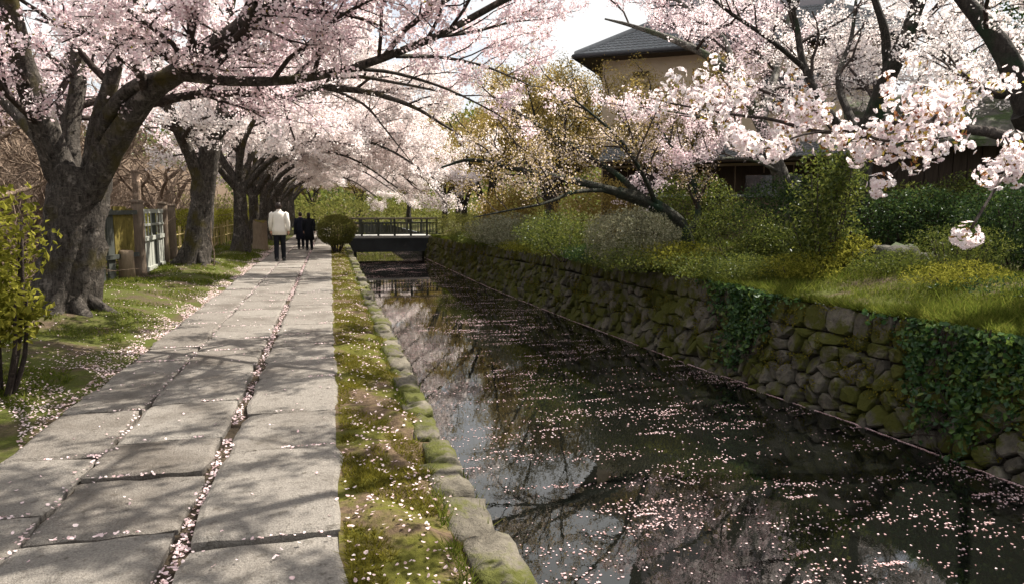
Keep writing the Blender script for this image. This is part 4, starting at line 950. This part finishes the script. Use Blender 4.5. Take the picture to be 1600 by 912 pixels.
post(-4.32, 21.3, 1.66, .12, 'brown gate post on the far side of the grey green gate', M['brownwood'], lean=(.01, 0))
post(-4.42, 23.0, 1.6, .11, 'weathered post half behind the second cherry trunk', M['brownwood'])
post(-4.75, 20.6, 2.45, .10, 'tall slim grey post rising behind the gate', M['twig_brown'])
def between(g, a, b, t, w, h0, h1, d=.03):      # upright board at fraction t between two plan points
    x = a[0] + (b[0] - a[0]) * t; y = a[1] + (b[1] - a[1]) * t; rz = math.atan2(b[1] - a[1], b[0] - a[0]); g.box((x, y, (h0 + h1) / 2), (w, d, h1 - h0), rz)
ga, gb = (-4.19, 18.2), (-4.31, 21.12)
root = empty('garden_gate', (ga[0], ga[1], 0)); tag(root, 'grey green wooden garden gate with lattice top between two brown posts', 'gate')
gl = ((0, 0), (gb[0] - ga[0], gb[1] - ga[1]))
for k in range(9):
    g = Geo(); between(g, *gl, .06 + k * .11, .27, .12, .86); g.build('board', M['gatewood'], root)
for k in range(7):
    g = Geo(); between(g, *gl, .1 + k * .134, .045, .9, 1.5, .025); g.build('lattice_bar', M['gatewood'], root)
L = math.hypot(*gl[1]); rzg = math.atan2(gl[1][1], gl[1][0])
for z_, h_ in ((.16, .09), (.88, .10), (1.2, .05), (1.52, .10)):
    g = Geo(); g.box((gl[1][0] / 2 + .03, gl[1][1] / 2, z_), (L * .98, .06, h_), rzg); g.build('rail', M['gatewood'], root)
for t_ in (.03, .62, .97):
    g = Geo(); between(g, *gl, t_, .11, .08, 1.5, .07); g.build('stile', M['tealwood'] if t_ == .62 else M['gatewood'], root)
# board fence left of the gate
fa, fb = (-4.75, 15.4), (-4.2, 17.85)
root = empty('board_fence', (fa[0], fa[1], lz(*fa))); tag(root, 'old board fence with one mossy yellow plank left of the gate', 'fence')
fl = ((0, 0), (fb[0] - fa[0], fb[1] - fa[1])); L = math.hypot(*fl[1]); rzf = math.atan2(fl[1][1], fl[1][0])
for k, (w_, m_, h0, h1) in enumerate(((.3, 'gatewood', .0, .85), (.25, 'tealwood', .0, 1.5), (.28, 'tealwood', 0, 1.52), (.26, 'tealwood', 0, 1.5), (.5, 'mosswood', .55, 1.55), (.3, 'mosswood', .5, 1.5))):
    g = Geo(); between(g, *fl, .08 + k * .165, w_, h0, h1, .04); g.build('board', M[m_], root)
for z_ in (.5, 1.42):
    g = Geo(); g.box((fl[1][0] / 2 + .05, fl[1][1] / 2, z_), (L, .05, .09), rzf); g.build('rail', M['tealwood'], root)
g = Geo(); g.tube([(.52, 1.75, -.05), (.52, 1.75, .5), (.53, 1.75, .62)], [.17, .15, .14], 10); o = g.build('round_footing', M['cut'], root, True)
# bamboo stakes in front of the hedge
root = empty('stake_fence', (-4.45, 27, 0)); tag(root, 'low fence of thin bamboo stakes in front of the yellow hedge', 'fence')
fr = np.random.default_rng(91)
for k in range(44):
    y_ = 23.4 + k * .42; x_ = -4.42 + fr.normal() * .03; zb = lz(x_, y_); g = Geo(); g.tube([(x_ + 4.45, y_ - 27, zb - .05), (x_ + 4.45 + fr.normal() * .02, y_ - 27 + fr.normal() * .03, zb + fr.uniform(.75, 1.0))], [.025, .022], 6); g.build('stake', M['bamboo'], root)
for z_ in (.35, .72):
    g = Geo(); g.tube([(.03, -3.8, lz(-4.4, 23.4) + z_), (.03, 5, lz(-4.4, 32) + z_), (.03, 14.6, lz(-4.4, 41.5) + z_)], [.02] * 3, 6); g.build('rail', M['bamboo'], root)
# broken stump by the fourth tree
root = empty('tree_stump', (-2.62, 29.6, lz(-2.62, 29.6) - .05)); tag(root, 'pale broken stump with mossy top beside the walker in white', 'stump')
g = Geo(); k = 14; a = np.arange(k) * 2 * np.pi / k; zs = np.linspace(0, 1.15, 9); rr = .24 * (1 + .45 * np.exp(-zs / .18))
V, F = tubes(np.column_stack([.03 * zs, 0 * zs, zs])[None], rr[None], k, (1 + .12 * np.sin(4 * a + zs[:, None]) + .05 * np.random.default_rng(3).normal(size=(9, k)))[None]); V[-k:, 2] += .05 * np.sin(a * 2 + 1) + .03 * np.sin(a * 5); g.add(V, F); g.build('trunk', M['cut'], root, True)
g = Geo(); c = np.vstack([V[-k:] * [.97, .97, 1] + [0, 0, .012], [[.03, 0, 1.19]]]); q = np.arange(k); g.add(c, np.stack([q, (q + 1) % k, np.full(k, k)], -1)); g.build('mossy_top', M['mosswood'], root)
# young stake sapling in the grass
root = empty('sapling', (-2.95, 20.3, lz(-2.95, 20.3))); tag(root, 'thin bare sapling stick in the grass beside the second cherry', 'sapling')
g = Geo(); g.tube(np.array([tuple(p) for p in catmull([(0, 0, -.05), (.02, 0, .35), (-.04, .02, .7), (-.02, 0, 1.15)], 9)]), np.linspace(.018, .008, 9), 6); g.tube([(-.03, 0, .6), (-.12, .03, .85)], [.008, .004], 5); g.tube([(0, 0, .45), (.1, .02, .62)], [.008, .004], 5); g.build('stem', M['twig_brown'], root, True)

# ------------------------------------------------------------------ house on the far bank
hA = Vector((8.3, 24.6)); hdir = Vector((2.95, -2.1)).normalized(); hback = Vector((-hdir.y, hdir.x))
if hback.y < 0: hback = -hback
hrz = math.atan2(hdir.y, hdir.x); hz = gz(11, 24)
house = empty('house', (hA.x, hA.y, hz), hrz); tag(house, 'two storey cream plastered house with grey tiled roof behind the trees', 'house')
EZ = 6.75 - hz; Lh = 9.0; Dh = 8.0; ov = .75     # local frame: x along the front, y to the back
g = Geo(); g.box((ov + Lh / 2, ov + Dh / 2, EZ / 2 + .0), (Lh, Dh, EZ)); g.build('wall', M['plaster'], house)
g = Geo(); g.box((ov + Lh / 2, ov + Dh / 2 + 1.3, EZ + 2.6), (Lh - 2.6, Dh - 1.6, 5.0)); g.build('upper_wall', M['plaster_grey'], house)
def tile_slope(P00, P10, P01, P11, nu, nv, name):   # rows of pan tiles between an eave (P00-P10) and a top edge (P01-P11)
    P00, P10, P01, P11 = [np.array(p, float) for p in (P00, P10, P01, P11)]; g = Geo(); w = 4; nrm = np.cross(P10 - P00, P01 - P00); nrm /= np.linalg.norm(nrm); nrm *= np.sign(nrm[2])
    uu = np.linspace(0, 1, nu * w + 1); wave = .035 * np.abs(np.sin(np.arange(nu * w + 1) * np.pi / w)) ** .7
    for r_ in range(nv):
        for e, (va, vb) in enumerate(((r_ / nv, (r_ + 1.05) / nv),)):
            A = (P00 * (1 - va) + P01 * va)[None] * (1 - uu[:, None]) + (P10 * (1 - va) + P11 * va)[None] * uu[:, None] + nrm * (wave + .045)[:, None]
            B = (P00 * (1 - vb) + P01 * vb)[None] * (1 - uu[:, None]) + (P10 * (1 - vb) + P11 * vb)[None] * uu[:, None] + nrm * (wave + .012)[:, None]
            A0 = A - nrm * .045; k = len(uu); q = np.arange(k - 1)
            g.add(np.concatenate([A0, A, B]), [np.stack([q, q + 1, q + 1 + k, q + k], -1), np.stack([q + k, q + 1 + k, q + 1 + 2 * k, q + 2 * k], -1)])
    return g
rise = 1.55; run = 2.6; X1 = Lh + 2 * ov
roof = tile_slope((0, 0, EZ), (X1, 0, EZ), (run, run, EZ + rise), (X1 - run, run, EZ + rise), 56, 12, 'roof').build('roof', M['tile'], house)
tile_slope((0, Dh + 2 * ov, EZ), (0, 0, EZ), (run, Dh + 2 * ov - run, EZ + rise), (run, run, EZ + rise), 36, 12, 'r').build('roof_side', M['tile'], house)
tile_slope((X1, 0, EZ), (X1, Dh + 2 * ov, EZ), (X1 - run, run, EZ + rise), (X1 - run, Dh + 2 * ov - run, EZ + rise), 36, 12, 'r').build('roof_side', M['tile'], house)
for a, b in (((0, 0, EZ + .05), (run, run, EZ + rise + .08)), ((X1, 0, EZ + .05), (X1 - run, run, EZ + rise + .08))):
    g = Geo(); g.tube(np.linspace(a, b, 8), [.11] * 8, 8); g.build('hip_ridge', M['tile'], house, True)
g = Geo(); g.box((X1 / 2, Dh / 2 + ov, EZ - .06), (X1 - .1, Dh + 2 * ov - .1, .10)); g.build('eave_board', M['darkwood'], house)
g = Geo(); g.tube([(-.05, -.06, EZ - .03), (X1 / 2, -.06, EZ - .05), (X1 + .05, -.06, EZ - .07)], [.085] * 3, 8); g.build('gutter', M['black'], house, True)
g = Geo(); g.tube([(-.06, -.05, EZ - .03), (-.06, Dh, EZ - .06)], [.085] * 2, 8); g.build('gutter', M['black'], house, True)
UR = EZ + 5.0   # upper roof
tile_slope((.6, .9, UR), (X1 - .6, .9, UR), (.6, Dh / 2 + 1.9, UR + 2.2), (X1 - .6, Dh / 2 + 1.9, UR + 2.2), 52, 14, 'u').build('upper_roof', M['tile'], house)
tile_slope((X1 - .6, Dh + 2.6, UR), (.6, Dh + 2.6, UR), (X1 - .6, Dh / 2 + 1.9, UR + 2.2), (.6, Dh / 2 + 1.9, UR + 2.2), 52, 14, 'u').build('upper_roof', M['tile'], house)
# lower pent roof, windows, dark boarding
tile_slope((.9, -.5, 2.55), (X1 - .6, -.5, 2.55), (.9, ov + .02, 3.1), (X1 - .6, ov + .02, 3.1), 50, 6, 'p').build('pent_roof', M['tile'], house)
g = Geo(); g.box((X1 / 2, .1, 2.5), (Lh - .4, 1.1, .08)); g.build('pent_eave', M['darkwood'], house)
for k in range(9):
    g = Geo(); g.box((1.25 + k * .9, ov - .03, 1.2), (.86, .05, 2.35)); g.build('board', M['darkwood'], house)
for xx, zz, ww, hh in ((6.9, 4.7, 1.7, 1.1), (3.0, 1.35, 1.8, 1.5), (6.5, 1.35, 1.8, 1.5)):
    w = Geo(); w.box((xx, ov - .06, zz), (ww, .05, hh)); w = w.build('window', M['glass'], house)
    f_ = Geo()
    for sx in (-1, 0, 1): f_.box((xx + sx * ww / 2, ov - .09, zz), (.07, .09, hh + .14))
    for sz in (-1, 1): f_.box((xx, ov - .095, zz + sz * hh / 2), (ww + .07, .09, .07))
    f_.build('frame', M['darkwood'], w)
g = Geo(); g.box((2.1, ov - .02, EZ - .62), (.55, .06, .16)); g.build('vent', M['darkwood'], house)

# garden wall, shed, rocks behind the shrubs
wa, wb_ = Vector((8.4, 18.2)), Vector((12.4, 15.6)); L = (wb_ - wa).length; rz_ = math.atan2((wb_ - wa).y, (wb_ - wa).x)
gw = empty('garden_wall', (wa.x, wa.y, gz(wa.x, wa.y) - .1), rz_); tag(gw, 'low earthen garden wall with tile coping behind the leaning cherry', 'wall')
g = Geo(); g.box((L / 2, 0, .65), (L, .25, 1.3)); g.build('wall_body', M['earth_wall'], gw)
for k in range(int(L / .3)):
    g = Geo(); g.box((.15 + k * .3, 0, 1.35), (.285, .46, .07)); g.build('coping_tile', M['tile'], gw)
sa = Vector((11.2, 13.6)); sdir = Vector((6.0, -4.2)).normalized(); rz_ = math.atan2(sdir.y, sdir.x)
shed = empty('shed', (sa.x, sa.y, gz(sa.x, sa.y) - .1), rz_); tag(shed, 'dark timber shed with low mossy roof behind the near cherries', 'shed')
Ls = 7.5
g = Geo(); g.box((Ls / 2, 1.5, 1.2), (Ls - .1, 2.8, 2.4)); g.build('wall', M['darkwood'], shed)
for k in range(29):
    g = Geo(); g.box((.15 + k * .255, .07 + (k % 2) * .012, 1.2), (.24, .04, 2.4)); g.build('plank', M['darkwood'], shed)
g = Geo(); g.box((Ls / 2, .0, 1.25), (Ls, .06, .12)); g.build('rail', M['brownwood'], shed)
g = Geo()
for a in np.linspace(0, 1, 9)[:-1]:
    b_ = a + .125; f_ = lambda t: (-.7 + 4.2 * t, 2.35 + 1.5 * math.sin(t * 1.4))
    (ya, za), (yb, zb) = f_(a), f_(b_); V = np.array([(-.5, ya, za), (Ls + .5, ya, za), (Ls + .5, yb, zb), (-.5, yb, zb), (-.5, ya, za - .14), (Ls + .5, ya, za - .14), (Ls + .5, yb, zb - .14), (-.5, yb, zb - .14)])
    g.add(V, [[0, 1, 2, 3], [7, 6, 5, 4], [0, 4, 5, 1], [1, 5, 6, 2], [0, 3, 7, 4]])
g.build('roof', M['rock'], shed)
rr_ = np.random.default_rng(15)
for px, py, Y_, sz, l_ in ((1395, 392, 10.6, .55, 'grey rock half buried beneath the yellow tipped sprays'), (1355, 402, 10.9, .4, 'smaller grey rock beside the dark tree trunk'), (1440, 398, 10.4, .38, 'rounded grey rock behind the feathery shrub')):
    c = at(px, py, Y_); V, F = rock(rr_, (sz * 1.5, sz, sz * .9), (4, 4, 4), .09); tag(mk('rock', V, F, M['rock'], None, True, (c.x, Y_, gz(c.x, Y_) + sz * .2)), l_, 'rock', 'rocks on the far bank')

# ------------------------------------------------------------------ bridge
B = empty('bridge', (3.3, 41, -.05)); tag(B, 'short dark footbridge with railings across the canal', 'bridge')
bx0, bx1, bd = -2.6, 2.9, 2.6
g = Geo(); g.box(((bx0 + bx1) / 2, bd / 2, .06), (bx1 - bx0, bd, .12)); g.build('deck', M['bridge_edge'], B)
for y_ in (.06, bd - .06):
    g = Geo(); g.box(((bx0 + bx1) / 2 , y_ + (-.04 if y_ < 1 else .04), -.38), (bx1 - bx0 - .2, .22, .74)); g.box(((bx0 + bx1) / 2, y_ + (-.12 if y_ < 1 else .12), -.05), (bx1 - bx0 - .1, .12, .10)); g.build('beam', M['bridge_dark'], B)
for x_ in (bx0 + .25, bx1 - .9):
    g = Geo(); g.box((x_ + .2, bd / 2, -.9), (.45, bd - .3, 1.6)); g.build('abutment', M['bridge_dark'], B)
for y_ in (.1, bd - .1):
    rl = Geo(); rl.box(((bx0 + bx1) / 2, y_, 1.05), (bx1 - bx0, .10, .07)); rl = rl.build('handrail', M['rail_top'], B)
    g = Geo(); g.box(((bx0 + bx1) / 2, y_, .22), (bx1 - bx0, .05, .05)); g.box(((bx0 + bx1) / 2, y_, .8), (bx1 - bx0, .05, .05)); g.build('lower_rail', M['rail'], B)
    for k in range(7):
        g = Geo(); g.box((bx0 + .08 + k * (bx1 - bx0 - .16) / 6, y_, .57), (.11, .11, .92)); g.build('railing_post', M['rail'], B)
    for k in range(30):
        g = Geo(); g.box((bx0 + .18 + k * (bx1 - bx0 - .3) / 30, y_, .5), (.035, .035, .6)); g.build('baluster', M['rail'], B)

# ------------------------------------------------------------------ people
def person(name, loc, rz, H, label, top, bottom, stride=.18, coat=False, bag=False, hair_long=False, scarf=None):
    s = H / 1.72; root = empty(name, loc, rz); tag(root, label, 'person', None); root.scale = (s, s, s)     # faces +y (away), x right
    def ring(P, rx, ry, k=14):
        a = np.arange(k) * 2 * np.pi / k; return np.column_stack([P[0] + rx * np.cos(a), P[1] + ry * np.sin(a), np.full(k, P[2])])
    def loft(g, rings):
        k = len(rings[0]); V = np.concatenate(rings); n = len(rings); i = np.arange(n - 1)[:, None] * k; j = np.arange(k)
        g.add(V, [np.stack([i + j, i + (j + 1) % k, i + k + (j + 1) % k, i + k + j], -1).reshape(-1, 4), np.array([np.arange(k)[::-1], np.arange(k) + (n - 1) * k])])
    feet = {-1: (-.10, -stride * .5, .0), 1: (.10, stride * .55, .0)}
    hip = {-1: (-.085, 0, .90), 1: (.085, 0, .90)}
    sh = {-1: (-.19, -.01, 1.42), 1: (.19, -.01, 1.42)}; el = {-1: (-.25, -.05 + stride * .25, 1.15), 1: (.255, -.06 - stride * .2, 1.15)}; wr_ = {-1: (-.245, .04 + stride * .45, .90), 1: (.26, -.02 - stride * .25, .89)}
    def leg(sd): 
        h, f = hip[sd], feet[sd]; kn = ((h[0] + f[0]) / 2, (h[1] + f[1]) / 2 + .04, .49); return h, kn, (f[0], f[1], .09)
    def body(gr):                                  # rough solid, fused into one skin by remeshing
        g = Geo()
        loft(g, [ring((0, 0, .84), .13, .09), ring((0, 0, .95), .16, .11), ring((0, 0, 1.1), .135, .095), ring((0, 0, 1.3), .165, .11), ring((0, -.01, 1.42), .175, .09), ring((0, -.01, 1.47), .08, .06), ring((0, .005, 1.55), .052, .055)])
        loft(g, [ring((0, .005, 1.47), .05, .052), ring((0, .01, 1.54), .052, .062), ring((0, .015, 1.58), .066, .08), ring((0, .01, 1.64), .074, .092), ring((0, 0, 1.69), .066, .082), ring((0, 0, 1.72), .03, .04)])
        loft(g, [ring((0, .10, 1.600), .016, .012, 8), ring((0, .105, 1.62), .012, .014, 8), ring((0, .095, 1.645), .008, .008, 8)])      # nose
        for sd in (-1, 1):
            loft(g, [ring((sd * .075, 0, 1.59), .008, .012, 8), ring((sd * .08, -.004, 1.62), .012, .02, 8), ring((sd * .078, -.006, 1.645), .008, .012, 8)])  # ears
            h, kn, an = leg(sd)
            g.tube([(h[0], h[1], h[2] + .03), h, (h[0], (h[1] + kn[1]) / 2, .70), kn, (an[0], (kn[1] + an[1]) / 2 - .015, .30), an], [.07, .088, .078, .056, .055, .038], 12)
            g.tube([sh[sd], tuple((np.array(sh[sd]) + el[sd]) / 2), el[sd], tuple((np.array(wr_[sd]) + el[sd]) / 2), wr_[sd]], [.052, .046, .038, .036, .027], 12)
            w = np.array(wr_[sd]); g.tube([w, w + [0, .01, -.04], w + [0, .016, -.085]], [.026, .036, .032], 8)
            loft(g, [ring((an[0], an[1] + .02, .0), .04, .11), ring((an[0], an[1] + .03, .045), .042, .11), ring((an[0], an[1], .10), .036, .045)])
        o = g.build('body', M['skin'], None, True); md = o.modifiers.new('r', 'REMESH'); md.mode = 'VOXEL'; md.voxel_size = .016; md.use_smooth_shade = True
        dg = bpy.context.evaluated_depsgraph_get(); me = bpy.data.meshes.new_from_object(o.evaluated_get(dg)); old = o.data; o.modifiers.clear(); o.data = me; bpy.data.meshes.remove(old)
        if not me.materials: me.materials.append(M['skin'])
        bm = bmesh.new(); bm.from_mesh(me); gg = Geo()
        for sd in (-1, 1):                         # five fingers, lightly curled
            w = np.array(wr_[sd]) + [0, .016, -.085]
            for q, (dy, ln) in enumerate(((-.026, .052), (-.009, .066), (.009, .07), (.026, .062))):
                p = w + [0, dy, .012]; gg.tube([p, p + [-sd * .004, .004, -ln * .5], p + [-sd * .016, .01, -ln]], [.0085, .008, .006], 6)
            p = w + [0, .03, .05]; gg.tube([p, p + [-sd * .006, .026, -.022], p + [-sd * .012, .034, -.05]], [.011, .0095, .007], 6)
        vs = [bm.verts.new(v) for v in np.concatenate(gg.V)]
        for fs in gg.F.values():
            for f in np.concatenate(fs):
                try: bm.faces.new([vs[q] for q in f]).smooth = True
                except ValueError: pass
        bm.to_mesh(me); bm.free(); o.parent = root
    body(None)
    g = Geo()
    for sd in (-1, 1):                             # trousers
        h, kn, an = leg(sd); g.tube([(h[0], h[1], h[2] + .06), h, (h[0], (h[1] + kn[1]) / 2, .70), kn, (an[0], (kn[1] + an[1]) / 2 - .015, .30), (an[0], an[1], .12), (an[0], an[1] + .005, .075)], [.095, .105, .095, .076, .07, .064, .066], 14)
    loft(g, [ring((0, 0, .86), .17, .115), ring((0, 0, .95), .185, .125), ring((0, 0, 1.02), .17, .115)]); g.build('trousers', M[bottom], root, True)
    g = Geo(); hem = .48 if coat else .78
    loft(g, [ring((0, 0, hem), .235 if coat else .215, .165 if coat else .15, 20), ring((0, -.005, .95), .205, .15, 20), ring((0, 0, 1.1), .182, .135, 20), ring((0, 0, 1.25), .195, .14, 20), ring((0, -.005, 1.37), .205, .13, 20), ring((0, -.008, 1.435), .185, .10, 20), ring((0, -.005, 1.475), .10, .075, 20), ring((0, 0, 1.50), .068, .066, 20)])
    jk = g.build('jacket', M[top], root, True)
    for v in jk.data.vertices:                     # hanging folds in the cloth
        a = math.atan2(v.co.y, v.co.x); k = 1 + (.045 * math.sin(6 * a + 2.5 * math.sin(7 * v.co.z)) + .02 * math.sin(11 * a)) * min(1, max(0, (1.42 - v.co.z) / .3)); v.co.x *= k; v.co.y *= k
    for sd in (-1, 1):
        g = Geo(); a, e, w = np.array(sh[sd]), np.array(el[sd]), np.array(wr_[sd]); g.tube([a + [-sd * .03, 0, .005], a + [sd * .015, 0, -.03], a * .5 + e * .5, e, e * .5 + w * .5, w + [0, 0, .015]], [.062, .078, .068, .062, .056, .05], 12); g.build('sleeve', M[top], jk, True)
    g = Geo(); loft(g, [ring((0, 0, 1.475), .078, .072), ring((0, 0, 1.53), .070, .068)]); g.build('collar', M[scarf or top], jk, True)
    for sd in (-1, 1):
        h, kn, an = leg(sd); g = Geo(); loft(g, [ring((an[0], an[1] + .03, .0), .05, .135), ring((an[0], an[1] + .03, .04), .05, .135), ring((an[0], an[1] + .0, .085), .045, .075), ring((an[0], an[1] - .01, .11), .045, .05)]); g.build('shoe', M['shoe'], root, True)
    g = Geo(); hz_ = 1.42 if hair_long else 1.55
    loft(g, [ring((0, -.025, hz_), .06, .055), ring((0, -.028, 1.585), .078, .08), ring((0, -.022, 1.64), .086, .092), ring((0, -.012, 1.70), .074, .085), ring((0, -.005, 1.735), .045, .055), ring((0, 0, 1.745), .01, .012)]); g.build('hair', M['hair'], root, True)
    if bag:
        g = Geo(); g.box((-.27, -.03, .82), (.09, .3, .26)); b_ = g.build('shoulder_bag', M['cloth_black'], root); g = Geo(); g.tube([(-.24, -.14, .94), (-.19, -.05, 1.45), (-.24, .1, .94)], [.012] * 3, 6); g.build('strap', M['cloth_black'], b_)
    return root
person('person', (-1.49, 23.3, 0), .04, 1.74, 'person in white jacket and black trousers walking away on the path', 'jacket', 'cloth_black', .16)
person('person', (-1.12, 29.9, 0), .1, 1.42, 'person in long navy coat, left one of the distant pair walking away', 'cloth_navy', 'cloth_black', .12, True, True, scarf='scarf')
person('person', (-.78, 28.9, 0), -.05, 1.40, 'person in long black coat, right one of the distant pair walking away', 'cloth_black', 'cloth_black', .14, True, hair_long=True)

# ------------------------------------------------------------------ far wooded hill
def hh(x, y): return 26 * np.exp(-((x - 45) / 60) ** 2 - ((y - 210) / 45) ** 2) + 17 * np.exp(-((x + 60) / 70) ** 2 - ((y - 200) / 50) ** 2) + 1.5 * wob(x, y, .12) - 2
tag(grid(np.linspace(-180, 220, 90), np.linspace(110, 300, 50), hh, 'hill', M['hill']), kind='structure')
n = 22000; x = pr.uniform(-14, 22, n); y = 66 + 12 * pr.random(n); z = 3.2 * pr.random(n) ** .8 * (.75 + .4 * wob(x, y, .6))
V, F = leaves(np.stack([x, y, z], -1), .20 * pr.uniform(.6, 1.4, n), pr, None, .6); tag(mk('undergrowth', V, F, M['leaf_olive']), 'golden undergrowth closing the view where the canal bends away', 'undergrowth', kind='stuff')
n = 22000; x = pr.uniform(-60, 80, n); y = pr.uniform(120, 225, n); z = hh(x, y) + 3.5 * pr.random(n) + 2.0 * wob(x, y, .5)
V, F = leaves(np.stack([x, y, z], -1), 1.0 * pr.uniform(.6, 1.4, n), pr, None, .8); tag(mk('far_woods', V, F, M['leaf']), 'far wooded hillside seen above the canal', 'woods', kind='stuff')
print('tris', sum(sum(len(p.vertices) - 2 for p in o.data.polygons) if len(o.data.polygons) < 3000 else len(o.data.polygons) * 2 for o in SC.objects if o.type == 'MESH'))
